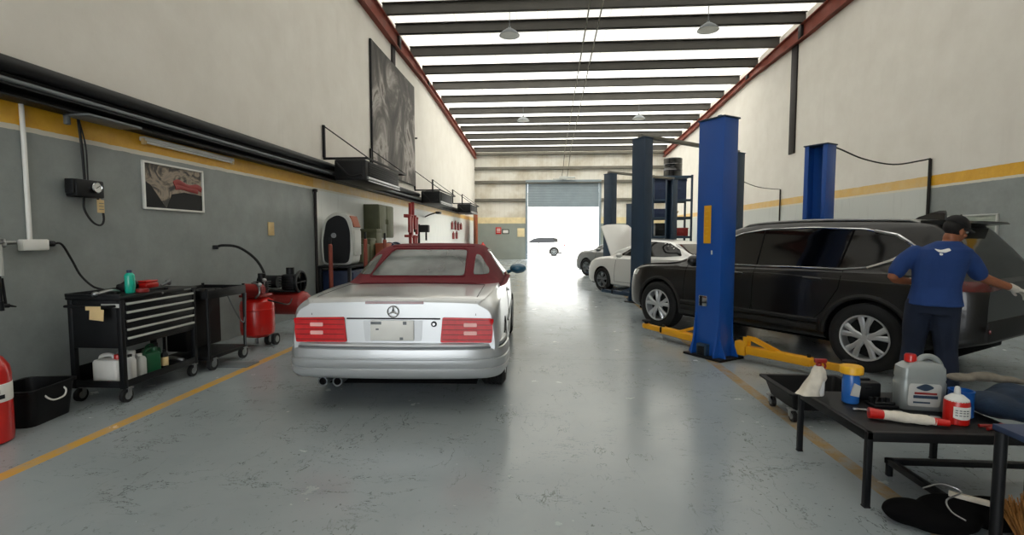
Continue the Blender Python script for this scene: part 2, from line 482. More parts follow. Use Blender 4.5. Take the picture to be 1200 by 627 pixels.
    # outdoors
    t = MB(); t.span((-60, YF+.2, -.25), (60, 60, -.03)); 
    struct(t, 'ground', M['conc'], 'pale concrete yard outside', 'ground')
    t = MB(); t.span((-30, YB-30, -.25), (30, YB-.3, -.03))
    struct(t, 'ground', M['conc'], 'pale concrete apron behind the viewer', 'ground')
    t = MB(); t.span((-40, 52, -.03), (40, 52.3, 6)); 
    struct(t, 'outer_wall', M['outwall'], 'white wall across the yard', 'wall')

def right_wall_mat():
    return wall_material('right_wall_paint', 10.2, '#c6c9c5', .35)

# ------------------------------------------------------------------ cars
def interp(keys, y):
    """keys: sorted (y, value); smooth monotone interpolation"""
    if y <= keys[0][0]: return keys[0][1]
    if y >= keys[-1][0]: return keys[-1][1]
    n = len(keys)
    for i in range(n-1):
        if keys[i][0] <= y <= keys[i+1][0]: break
    x0, v0 = keys[i]; x1, v1 = keys[i+1]; h = x1-x0
    d = (v1-v0)/h
    def tang(j):
        if j == 0 or j == n-1:
            k = 0 if j == 0 else n-2
            return (keys[k+1][1]-keys[k][1])/(keys[k+1][0]-keys[k][0])
        a = (keys[j][1]-keys[j-1][1])/(keys[j][0]-keys[j-1][0]); b = (keys[j+1][1]-keys[j][1])/(keys[j+1][0]-keys[j][0])
        return 0 if a*b <= 0 else 2*a*b/(a+b)
    m0, m1 = tang(i), tang(i+1); t = (y-x0)/h
    return (2*t**3-3*t*t+1)*v0+(t**3-2*t*t+t)*h*m0+(-2*t**3+3*t*t)*v1+(t**3-t*t)*h*m1

def hull(stations, profile, mb=None, n=5):
    """loft of mirrored half profiles: profile(y) -> [(x,z)...] from centre bottom to centre top"""
    mb = mb or MB(); rs = []
    for y in stations:
        half = [Vector((x, y, z)) for x, z in profile(y)]
        sm = catmull(half, n)
        rs.append(sm+[Vector((-p.x, p.y, p.z)) for p in sm[-2:0:-1]])
    return mb.rings(rs)

def bvh_of(o):
    bm = bmesh.new(); bm.from_mesh(o.data); t = BVHTree.FromBMesh(bm); bm.free(); return t

AX = {'L': (lambda u, v: Vector((-9, u, v)), Vector((1, 0, 0))), 'R': (lambda u, v: Vector((9, u, v)), Vector((-1, 0, 0))),
      'B': (lambda u, v: Vector((u, -9, v)), Vector((0, 1, 0))), 'F': (lambda u, v: Vector((u, 9, v)), Vector((0, -1, 0))),
      'T': (lambda u, v: Vector((u, v, 9)), Vector((0, 0, -1)))}
def hit(bvh, ax, u, v, off):
    f, d = AX[ax]; o = f(u, v)
    p, nr, i, ds = bvh.ray_cast(o, d)
    if p is None:
        p, nr, i, ds = bvh.find_nearest(o+d*8.2)
    if nr.dot(d) > 0: nr = -nr
    return p+nr*off
def roundpoly(pts, r=.04, n=4):
    P = [Vector(p) for p in pts]; out = []
    for i in range(len(P)):
        a, b, c = P[i-1], P[i], P[(i+1) % len(P)]
        ra = min(r, (a-b).length*.45); rc = min(r, (c-b).length*.45)
        p, q = b+(a-b).normalized()*ra, b+(c-b).normalized()*rc
        for k in range(n+1):
            t = k/n; out.append((p*(1-t)**2+b*2*t*(1-t)+q*t*t))
    return [(v.x, v.y) for v in out]
def decal(bvh, poly, ax, name, m, parent, step=.05, off=.004, thick=.01):
    """a panel cut to an outline and laid on the bodywork, with its own thickness"""
    t = bmesh.new()
    vs = [t.verts.new((u, v, 0)) for u, v in poly]; t.faces.new(vs)
    us = [p[0] for p in poly]; vv = [p[1] for p in poly]
    for k, lo, hi in ((0, min(us), max(us)), (1, min(vv), max(vv))):
        x = lo+step
        while x < hi-step*.2:
            co = [0, 0, 0]; co[k] = x; no = [0, 0, 0]; no[k] = 1
            bmesh.ops.bisect_plane(t, geom=t.verts[:]+t.edges[:]+t.faces[:], plane_co=co, plane_no=no, dist=1e-5)
            x += step
    for v in t.verts: v.co = hit(bvh, ax, v.co.x, v.co.y, off)
    bmesh.ops.recalc_face_normals(t, faces=t.faces)
    d = AX[ax][1]
    if sum(f.normal.dot(d)*f.calc_area() for f in t.faces) > 0: bmesh.ops.reverse_faces(t, faces=t.faces)
    bmesh.ops.solidify(t, geom=t.faces[:], thickness=thick)
    mb = MB(); mb.add(t); return mb.build(name, m, parent, angle=50)
def line_on(bvh, pts, ax, r, off=0, closed=False, mb=None, step=.06):
    P = [Vector((*p, 0)) for p in pts]
    if closed: P.append(P[0])
    out = []
    for a, b in zip(P, P[1:]):
        n = max(1, int((b-a).length/step))
        out += [a.lerp(b, k/n) for k in range(n)]
    if not closed: out.append(P[-1])
    mb = mb or MB()
    return mb.tube([hit(bvh, ax, p.x, p.y, off) for p in out], r, 6, closed=closed)

def wheel(parent, loc, r, rim, w, side, spokes=5, twin=True, m='alu', open_=.34):
    """wheel part with tyre child; side = -1 faces -x, +1 faces +x"""
    mx = Matrix.Translation(loc) @ Matrix.Rotation(side*PI/2, 4, 'Y')
    def lay(mb): 
        bmesh.ops.transform(mb.bm, matrix=mx, verts=mb.bm.verts); return mb
    h = w/2
    t = MB()
    # barrel and lip
    t.lathe([(rim*.80, -h*.7), (rim*.97, -h*.7), (rim*.97, h*.80), (rim, h*.92), (rim*.985, h*.99), (rim*.93, h*.95), (rim*.90, h*.70), (rim*.86, -h*.3), (rim*.80, -h*.3)], seg=40)
    t.cyl((0, 0, h*.2), (0, 0, h*.92), rim*.20, rim*.15, 24)
    for k in range(spokes):
        a = 2*PI*k/spokes
        for da in ((-.2, .2) if twin else (0,)):
            b0, b1 = a+da*.35, a+da*1.15
            wd = rim*(.10 if twin else .12)
            ring = []
            for q, (rr, ang, zz, ww) in enumerate(((rim*.12, b0, h*.80, wd*1.2), (rim*.5, (b0+b1)/2, h*.86, wd), (rim*.95, b1, h*.74, wd*1.35))):
                c = Vector((math.cos(ang)*rr, math.sin(ang)*rr, zz)); tg = Vector((-math.sin(ang), math.cos(ang), 0))
                ring.append([c-tg*ww, c-tg*ww*.5+Vector((0, 0, .012)), c+tg*ww*.5+Vector((0, 0, .012)), c+tg*ww, c+tg*ww*.6-Vector((0, 0, .035)), c-tg*ww*.6-Vector((0, 0, .035))])
            t.rings(ring)
    for k in range(5):
        a = 2*PI*k/5+.3; c = (math.cos(a)*rim*.13, math.sin(a)*rim*.13, h*.86); t.cyl(c, (c[0], c[1], h*.95), .011, seg=8)
    wo = lay(t).build('wheel', M[m], parent)
    t = MB(); t.lathe([(rim*.80, -h*.35), (rim*.80, -h*.25), (.01, -h*.25), (.01, -h*.35)], seg=24)
    lay(t).build('brake_disc', M['well'], wo)
    t = MB(); b = r-rim
    prof = [(rim*.97, -h*.8), (rim+b*.25, -h*1.0), (rim+b*.6, -h*1.03), (r-.035, -h*.98), (r-.008, -h*.82)]
    for k in range(5):
        z = -h*.66+k*h*.33; prof += [(r, z-h*.11), (r, z+h*.11), (r-.008, z+h*.13), (r-.008, z+h*.2)]
    prof = prof[:-1]+[(r-.008, h*.82), (r-.035, h*.98), (rim+b*.6, h*1.03), (rim+b*.25, h*1.0), (rim*.97, h*.8), (rim*.93, 0)]
    t.lathe(prof, seg=56)
    lay(t).build('tyre', M['rubber'], wo)
    return wo

def car_hull(name, m, parent, stations, K, arches, ar, half, glasshouse=True):
    """one-piece body: K holds keyed curves zb, w, zbelt, top, wt"""
    def prof(y):
        zb, w, zt = interp(K['zb'], y), interp(K['w'], y), interp(K['top'], y)
        ze = min(interp(K['belt'], y), zt-.05); wt = interp(K['wt'], y)
        zm = zb+(ze-zb)*.5
        p = [(0, zb), (w*.55, zb), (w*.93, zb+.01), (w*.985, zb+(ze-zb)*.16), (w, zm), (w*.988, zb+(ze-zb)*.80), (w*.955, ze-.01), (w*.93, ze+.015 if zt-ze > .12 else ze+(zt-ze)*.3)]
        d = zt-ze
        p += [(w*.93+(wt-w*.93)*.55, ze+d*.52), (wt+.02, ze+d*.86), (wt*.86, ze+d*.965), (wt*.45, zt-.002), (0, zt)]
        return p
    mb = hull(stations, prof)
    o = mb.build(name, m, parent, angle=32)
    if arches:
        cut = MB()
        for y, z in arches:
            for s in (-1, 1): cut.cyl((s*(half-.30), y, z), (s*(half+.3), y, z), ar, seg=48)
        c = cut.build('cutter', M['well'], parent)
        o.data.materials.append(M['well']); triangulate(o)
        bake(o, [('BOOLEAN', dict(object=c, operation='DIFFERENCE', solver='EXACT', material_mode='TRANSFER'))])
        bpy.data.objects.remove(c)
        for p in o.data.polygons: p.use_smooth = True
        o.data.set_sharp_from_angle(angle=R(32))
    return o
def stn(a, b, n, dense0=.25, dense1=.25):
    """stations bunched at both ends"""
    out = []
    for k in range(n+1):
        t = k/n; t = .5-.5*math.cos(PI*t); out.append(a+(b-a)*t)
    return out

def silver_convertible():
    root = thing('car', 'silver two-door convertible with a maroon canvas roof, seen from behind', 'car', (-1.29, 4.1, 0), R(2.3))
    K = dict(
        zb=[(0, .42), (.25, .30), (.6, .2), (4.0, .2), (4.47, .3)],
        w=[(0, .86), (.04, .885), (.15, .90), (.5, .912), (1.5, .915), (3.2, .91), (3.8, .89), (4.2, .83), (4.4, .72), (4.47, .6)],
        belt=[(0, .90), (1.0, .93), (3.0, .92), (4.0, .82), (4.47, .6)],
        top=[(0, .935), (.035, .962), (.09, .972), (.4, .985), (1.0, 1.0), (2.0, 1.0), (3.2, .985), (3.8, .91), (4.2, .83), (4.4, .74), (4.47, .66)],
        wt=[(0, .69), (.1, .74), (1.2, .79), (3.2, .76), (4.2, .7), (4.47, .5)])
    def prof(y):
        zb, w, zt = interp(K['zb'], y), interp(K['w'], y), interp(K['top'], y)
        wt = interp(K['wt'], y); 
        return [(0, zb), (w*.6, zb), (w*.95, zb+.01), (w*.99, zb+.1), (w, .6), (w*.975, zt-.15), (w*.94, zt-.07), (wt+.04, zt-.022), (wt-.01, zt-.006), (wt*.5, zt+.004), (0, zt+.008)]
    st = [0, .015, .04, .07, .1, .15, .2, .28] + [.28+k*.085 for k in range(1, 48)] + [4.32, 4.38, 4.43, 4.47]
    st = sorted(set(round(s, 3) for s in st))
    body = hull(st, prof).build('body', M['silver'], root, angle=32)
    cut = MB()
    for y in (.86, 3.49):
        for s in (-1, 1): cut.cyl((s*.62, y, .325), (s*1.2, y, .325), .365, seg=48)
    c = cut.build('cutter', M['well'], root); body.data.materials.append(M['well']); triangulate(body)
    bake(body, [('BOOLEAN', dict(object=c, operation='DIFFERENCE', solver='EXACT', material_mode='TRANSFER'))])
    bpy.data.objects.remove(c)
    for p in body.data.polygons: p.use_smooth = True
    body.data.set_sharp_from_angle(angle=R(32))
    bv = bvh_of(body)
    # rear bumper wrapping round to the wheel arches
    prof2 = [(.0, .595), (.028, .59), (.035, .572), (.022, .566), (.022, .556), (.05, .548), (.058, .50), (.058, .478), (.050, .472), (.050, .466), (.060, .46), (.062, .40), (.056, .392), (.050, .388), (.058, .38), (.055, .335), (.03, .30), (-.02, .285), (-.06, .285), (-.06, .595)]
    path = [(-.912, .47), (-.91, .36), (-.90, .25), (-.875, .12), (-.82, .04), (-.72, .0), (-.5, -.02), (-.25, -.03), (0, -.033)]
    path = catmull([Vector((*p, 0)) for p in path], 4); path = path+[Vector((-p.x, p.y, 0)) for p in path[-2::-1]]
    rs = []
    for i, p in enumerate(path):
        a, b = path[max(0, i-1)], path[min(len(path)-1, i+1)]; tg = (b-a).normalized(); nr = Vector((tg.y, -tg.x, 0))
        rs.append([Vector((p.x+nr.x*o, p.y+nr.y*o, z)) for o, z in prof2])
    bp = MB().rings(rs).build('rear_bumper', M['silvlow'], root, angle=40)
    t = MB()
    rs = []
    for i, p in enumerate(path):
        a, b = path[max(0, i-1)], path[min(len(path)-1, i+1)]; tg = (b-a).normalized(); nr = Vector((tg.y, -tg.x, 0))
        rs.append([Vector((p.x+nr.x*o, p.y+nr.y*o, z)) for o, z in ((.02, .567), (.036, .567), (.036, .552), (.02, .552))])
    t.rings(rs).build('bumper_strip', M['grey'], bp)
    # lamps wrapping round the corners
    for s, nm in ((-1, 'left'), (1, 'right')):
        pl = [(s*.40, .60), (s*.835, .60), (s*.845, .70), (s*.838, .808), (s*.42, .815)]
        if s < 0: pl = pl[::-1]
        lp = decal(bv, roundpoly(pl, .015), 'B', 'tail_lamp', M['lamp'], root, .03, .016, .03)
        lb = bvh_of(lp)
        for z in (.665, .735):
            decal(lb, roundpoly([(s*.60, z), (s*.71, z), (s*.71, z+.032), (s*.60, z+.032)][::s], .008), 'B', 'reversing_lens', M['lampw'], lp, .04, .003, .006)
        t = MB()
        for k in range(5):
            z = .625+k*.042; line_on(lb, [(s*.42, z), (s*.835, z)], 'B', .0028, 0, mb=t)
        t.build('lens_rib', M['lampdk'], lp)
    # trunk: lid seams, dark gap, third brake lamp, emblem, plate, lock
    t = MB()
    line_on(bv, [(-.40, .800), (.40, .800)], 'B', .008, -.002, mb=t)
    for s in (-1, 1): line_on(bv, [(s*.70, .83), (s*.70, .945)], 'B', .0035, 0, mb=t)
    line_on(bv, [(-.70, .13), (-.70, .95), (.70, .95), (.70, .13)], 'T', .0035, 0, mb=t)
    t.build('lid_seam', M['blackpl'], root)
    decal(bv, roundpoly([(-.24, .925), (.26, .925), (.26, .944), (-.24, .944)], .008), 'B', 'brake_lamp', M['lampdk'], root, .05, .006, .012)
    t = MB(); c = hit(bv, 'B', .0, .860, .012)
    t.tube([(c.x+.047*math.cos(a), c.y, c.z+.047*math.sin(a)) for a in [2*PI*k/32 for k in range(32)]], .0045, 8, closed=True)
    for k in range(3):
        a = PI/2+2*PI*k/3; d = Vector((math.cos(a), 0, math.sin(a))); q = Vector((-d.z, 0, d.x))
        t.rings([[c-q*.010, c-Vector((0, .006, 0)), c+q*.010, c+Vector((0, .004, 0))], [c+d*.046-q*.002, c+d*.046-Vector((0, .003, 0)), c+d*.046+q*.002, c+d*.046+Vector((0, .002, 0))]])
    t.build('star_emblem', M['chrome'], root)
    rec = decal(bv, roundpoly([(-.245, .605), (.235, .605), (.25, .785), (-.26, .785)], .015), 'B', 'plate_recess', M['silvlow'], root, .06, .003, .008)
    y0 = hit(bv, 'B', 0, .7, 0).y
    t = MB(); t.box((-.01, y0-.012, .70), (.37, .012, .172), .006); pl = t.build('number_plate', M['white'], root)
    for x, z, w, h in ((-.135, .765, .09, .024), (.11, .765, .03, .028), (-.125, .712, .025, .014), (.08, .632, .028, .022)):
        t = MB(); t.box((x-.01, y0-.019, z), (w, .003, h), .001); t.build('plate_marking', M['grey'], pl)
    c = hit(bv, 'B', .345, .755, .0); t = MB(); t.cyl((c.x, c.y+.01, c.z), (c.x, c.y-.008, c.z), .026, .024); t.build('boot_lock', M['black'], root)
    t = MB(); t.cyl((c.x, c.y-.004, c.z), (c.x, c.y-.012, c.z), .011); t.build('key_cover', M['chrome'], root)
    for x in (-.60, -.475):
        t = MB(); t.lathe([(.032, 0.012), (.034, 0), (.040, .0), (.040, .22), (.03, .22), (.028, .014)], (x, -.05, .268), rot=(-PI/2, 0, 0)); ep = t.build('exhaust_pipe', M['grey'], root); t = MB(); t.cyl((x, -.04, .268), (x, -.046, .268), .031); t.build('pipe_bore', M['well'], ep)
    t = MB(); t.span((-.75, .15, .24), (-.3, .6, .34), .04); t.build('silencer', M['black'], root)
    t = MB(); t.span((-.7, .1, .21), (.7, 4.2, .26), .01); t.build('underbody', M['well'], root)
    # canvas roof
    base = [(.99, .70), (1.05, .76), (1.25, .83), (1.6, .855), (2.4, .855), (2.95, .845), (3.4, .80)]
    zt = [(.99, 1.02), (1.06, 1.04), (1.3, 1.155), (1.55, 1.275), (1.75, 1.355), (1.95, 1.395), (2.2, 1.41), (2.5, 1.405), (2.75, 1.38), (3.1, 1.18), (3.4, 1.0)]
    wt = [(.99, .56), (1.1, .60), (1.4, .64), (1.8, .62), (2.3, .60), (2.75, .57), (3.4, .68)]
    def tp(y):
        b, z, w = interp(base, y), interp(zt, y), interp(wt, y); d = z-.965
        return [(0, .96), (b*.98, .96), (b, .972), (b*.985, .972+d*.12), (b+(w-b)*.5, .965+d*.52), (w+.035, .965+d*.83), (w*.9, .965+d*.955), (w*.5, z-.004), (0, z)]
    sts = [.99, 1.0, 1.03, 1.07]+[1.07+k*.07 for k in range(1, 25)]
    top = hull(sts+[2.78], tp).build('canvas_roof', M['maroon'], root, angle=32)
    ws = hull([2.80+k*.06 for k in range(11)], tp).build('windscreen', M['glass'], root, angle=32)
    tb = bvh_of(top)
    decal(tb, roundpoly([(-.55, 1.075), (.46, 1.075), (.43, 1.335), (-.43, 1.335)], .035), 'B', 'rear_window', M['glassgr'], root, .04, .004, .008)
    t = MB(); line_on(tb, roundpoly([(-.565, 1.065), (.475, 1.065), (.445, 1.345), (-.445, 1.345)], .035), 'B', .006, .004, True, t)
    for z in (1.372,): line_on(tb, [(-.5, z), (.5, z)], 'B', .006, .003, mb=t)
    t.build('roof_seam', M['maroon'], top)
    for s, ax in ((-1, 'L'), (1, 'R')):
        decal(tb, roundpoly([(s*.555, 1.085), (s*.715, 1.085), (s*.71, 1.13), (s*.60, 1.275), (s*.545, 1.29)][::s], .025), 'B', 'quarter_window', M['glassgr'], root, .03, .005, .008)
        decal(tb, roundpoly([(2.0, 1.03), (2.76, 1.02), (2.76, 1.285), (2.02, 1.31)][::-s], .03), ax, 'side_window', M['glassgr'], root, .04, .005, .008)
        t = MB(); line_on(tb, [(1.97, 1.02), (1.99, 1.325), (2.76, 1.30)], ax, .009, .006, mb=t); t.build('window_seal', M['greylt'], root)
        mr = MB(); mr.sph((s*1.01, 2.86, 1.045), (.115, .075, .07), 20); mr.cyl((s*.86, 2.9, .99), (s*.96, 2.88, 1.03), .025)
        mo = mr.build('wing_mirror', M['teal'], root)
        mr = MB(); mr.sph((s*1.01, 2.815, 1.045), (.095, .045, .052), 20); mr.build('mirror_glass', M['teal'], mo)  # reflection in the glass put in as plain teal colour
        t = MB(); line_on(bv, [(1.80, .95), (1.80, .42), (1.9, .33), (3.05, .33), (3.12, .95)], ax, .004, 0, mb=t); t.build('door_seam', M['blackpl'], root)
        t = MB(); line_on(bv, [(1.95, .84), (2.15, .84)], ax, .014, .012, mb=t); t.build('door_handle', M['silvlow'], root)
        t = MB(); line_on(bv, [(1.40, .56), (3.05, .56)], ax, .012, .004, mb=t); t.build('side_strip', M['grey'], root)
        for y in (.86, 3.49): wheel(root, (s*.80, y, .322), .322, .215, .235, s, 8, False)
    t = MB(); t.box((0, 4.46, .62), (.7, .05, .2), .02); t.build('grille', M['black'], root)
    t = MB(); t.box((0, 4.42, .42), (1.5, .16, .24), .05); t.build('front_bumper', M['silvlow'], root)
    return root

def dark_suv():
    root = thing('car', 'dark brown-black SUV standing between two blue lift posts', 'car', (4.80, 5.38, 0), R(33.5))
    K = dict(
        zb=[(0, .46), (.3, .36), (.7, .30), (4.3, .28), (4.7, .32), (4.95, .42)],
        w=[(0, .74), (.05, .80), (.15, .86), (.4, .93), (.9, .955), (2, .955), (3.6, .95), (4.3, .93), (4.65, .84), (4.85, .70), (4.95, .56)],
        belt=[(0, .98), (.4, 1.10), (1.2, 1.09), (2.5, 1.06), (3.4, 1.03), (4.2, 1.0), (4.6, .93), (4.95, .7)],
        top=[(0, 1.04), (.05, 1.10), (.14, 1.25), (.30, 1.47), (.46, 1.645), (.6, 1.675), (1.0, 1.70), (1.8, 1.715), (2.4, 1.695), (2.75, 1.64), (3.1, 1.46), (3.45, 1.24), (3.68, 1.115), (3.85, 1.09), (4.3, 1.05), (4.6, .985), (4.8, .90), (4.9, .82), (4.95, .74)],
        wt=[(0, .70), (.3, .66), (.6, .63), (2.4, .63), (3.0, .66), (3.5, .74), (3.8, .82), (4.3, .80), (4.8, .62), (4.95, .45)])
    st = sorted(set([0, .02, .05, .08, .12]+[round(.15+.085*k, 3) for k in range(55)]+[4.86, 4.9, 4.93, 4.95]))
    body = car_hull('body', M['suv'], root, st, K, [(.95, .38), (3.99, .38)], .43, .955)
    bv = bvh_of(body)
    pl = [(3.42, 1.10), (2.95, 1.40), (2.66, 1.53), (2.3, 1.585), (1.7, 1.60), (1.1, 1.575), (.78, 1.50), (.60, 1.385), (.76, 1.25), (.98, 1.15), (1.25, 1.12), (2.2, 1.105)]
    for s, ax in ((-1, 'L'), (1, 'R')):
        q = pl if s < 0 else pl[::-1]
        decal(bv, roundpoly(q, .05), ax, 'side_window', M['glass'], root, .05, .004, .008)
        t = MB(); line_on(bv, roundpoly(pl, .05), ax, .011, .007, True, t); 
        P = [(1.0, 1.55), (.78, 1.505), (.59, 1.385), (.75, 1.24), (.98, 1.145)]
        line_on(bv, P, ax, .020, .008, mb=t)
        t.build('window_trim', M['chrome'], root)
        for a, b in (((2.30, 1.10), (2.32, 1.58)), ((1.28, 1.11), (1.22, 1.57))):
            t = MB(); line_on(bv, [a, b], ax, .022, -.012, mb=t); t.build('door_pillar', M['well'], root)
        t = MB()
        line_on(bv, [(3.44, 1.08), (3.46, .52), (3.40, .42), (2.36, .42), (2.31, .6), (2.31, 1.09)], ax, .005, .0, mb=t)
        line_on(bv, [(2.31, .6), (2.28, .42), (1.60, .42), (1.40, .62), (1.24, .9), (1.22, 1.10)], ax, .005, .0, mb=t)
        t.build('door_seam', M['well'], root)
        for y in (2.45, 1.42):
            t = MB(); line_on(bv, [(y, .99), (y+.07, .995), (y+.22, .995)], ax, .013, .022, mb=t); line_on(bv, [(y+.03, .99), (y+.19, .99)], ax, .02, -.004, mb=t)
            t.build('door_handle', M['chrome' if s > 5 else 'suv'], root)
        t = MB(); line_on(bv, [(1.45, .50), (3.5, .50)], ax, .03, .0, mb=t); line_on(bv, [(1.45, .42), (3.5, .42)], ax, .05, -.01, mb=t)
        t.build('sill_cladding', M['clad'], root)
        for yc in (.95, 3.99):
            t = MB(); line_on(bv, [(yc+.455*math.cos(a), .38+.455*math.sin(a)) for a in [PI*(.0+k/20) for k in range(21)]], ax, .03, -.012, mb=t)
            t.build('arch_trim', M['clad'], root)
        t = MB(); line_on(bv, [(y, 1.02-.04*abs(y-2)/2) for y in [.5+.2*k for k in range(18)]], ax, .006, -.002, mb=t); t.build('shoulder_crease', M['suv'], root)
        # roof rail
        t = MB(); pts = [hit(bv, 'T', s*.585, y, .0) for y in [.62+.1*k for k in range(22)]]
        t.tube([(p.x, p.y, p.z+(.016 if 0 < i < 21 else -.01)) for i, p in enumerate(pts)], .014, 8); t.build('roof_rail', M['steel'], root)
        mo = MB(); mo.sph((s*1.08, 3.16, 1.14), (.11, .085, .085), 20); mo.cyl((s*.9, 3.18, 1.08), (s*1.02, 3.17, 1.11), .03); mo.build('wing_mirror', M['suv'], root)
        for y in (.95, 3.99): wheel(root, (s*.835, y, .38), .38, .255, .24, s, 5, True)
        # lamps
        q = [(s*.45, .98), (s*.86, .96), (s*.88, 1.06), (s*.5, 1.05)]
        decal(bv, q[::s], 'B', 'tail_lamp', M['lampdk'], root, .04, .006, .012)
        decal(bv, [(s*.5, .82), (s*.86, .84), (s*.86, .93), (s*.5, .90)][::-s], 'F', 'headlamp', M['head'], root, .04, .006, .012)
        t = MB(); c = hit(bv, 'B', s*.72, .60, .01); t.box(c, (.22, .02, .035), .006, rot=(0, 0, -s*.35)); t.build('bumper_reflector', M['lampdk'], root)
    decal(bv, roundpoly([(-.60, 1.08), (.60, 1.08), (.54, 1.58), (-.54, 1.58)], .06), 'B', 'rear_window', M['glass'], root, .05, .004, .008)
    decal(bv, roundpoly([(-.66, 3.55), (-.52, 2.85), (.52, 2.85), (.66, 3.55)], .06), 'T', 'windscreen', M['glass'], root, .06, .004, .008)
    t = MB(); rs = []
    for x in [-.6+.1*k for k in range(13)]:
        e = 1-(abs(x)/.62)**4*.5
        rs.append([Vector((x, .62, 1.665)), Vector((x, .45, 1.665)), Vector((x, .25-.06*e+.06, 1.655)), Vector((x, .25, 1.63)), Vector((x, .45, 1.61)), Vector((x, .62, 1.62))])
    t.rings(rs).build('roof_spoiler', M['suv'], root)
    t = MB(); rs = [[Vector((dx, y0, z)) for dx, y0, z in ((-w, a, z), (0, a-.0, z), (w, a, z), (w, b, z), (0, b, z), (-w, b, z))] for z, w, a, b in ((1.68, .035, .62, .92), (1.72, .03, .62, .86), (1.765, .016, .62, .74), (1.785, .008, .625, .68))]
    t.rings(rs).build('aerial_fin', M['blackgl'], root)
    t = MB(); t.box((0, .03, .58), (1.5, .10, .22), .04); t.build('rear_bumper', M['clad'], root)
    t = MB(); t.box((0, 4.93, .62), (1.0, .10, .30), .04); gr = t.build('grille', M['black'], root)
    t = MB()
    for k in range(5): t.box((0, 4.985, .52+k*.05), (.94, .012, .014), .003)
    t.build('grille_bar', M['chrome'], gr)
    t = MB(); t.box((0, 4.86, .40), (1.3, .14, .14), .04); t.build('front_bumper', M['clad'], root)
    t = MB(); t.span((-.75, .3, .24), (.75, 4.6, .36), .02); t.build('underbody', M['well'], root)
    return root

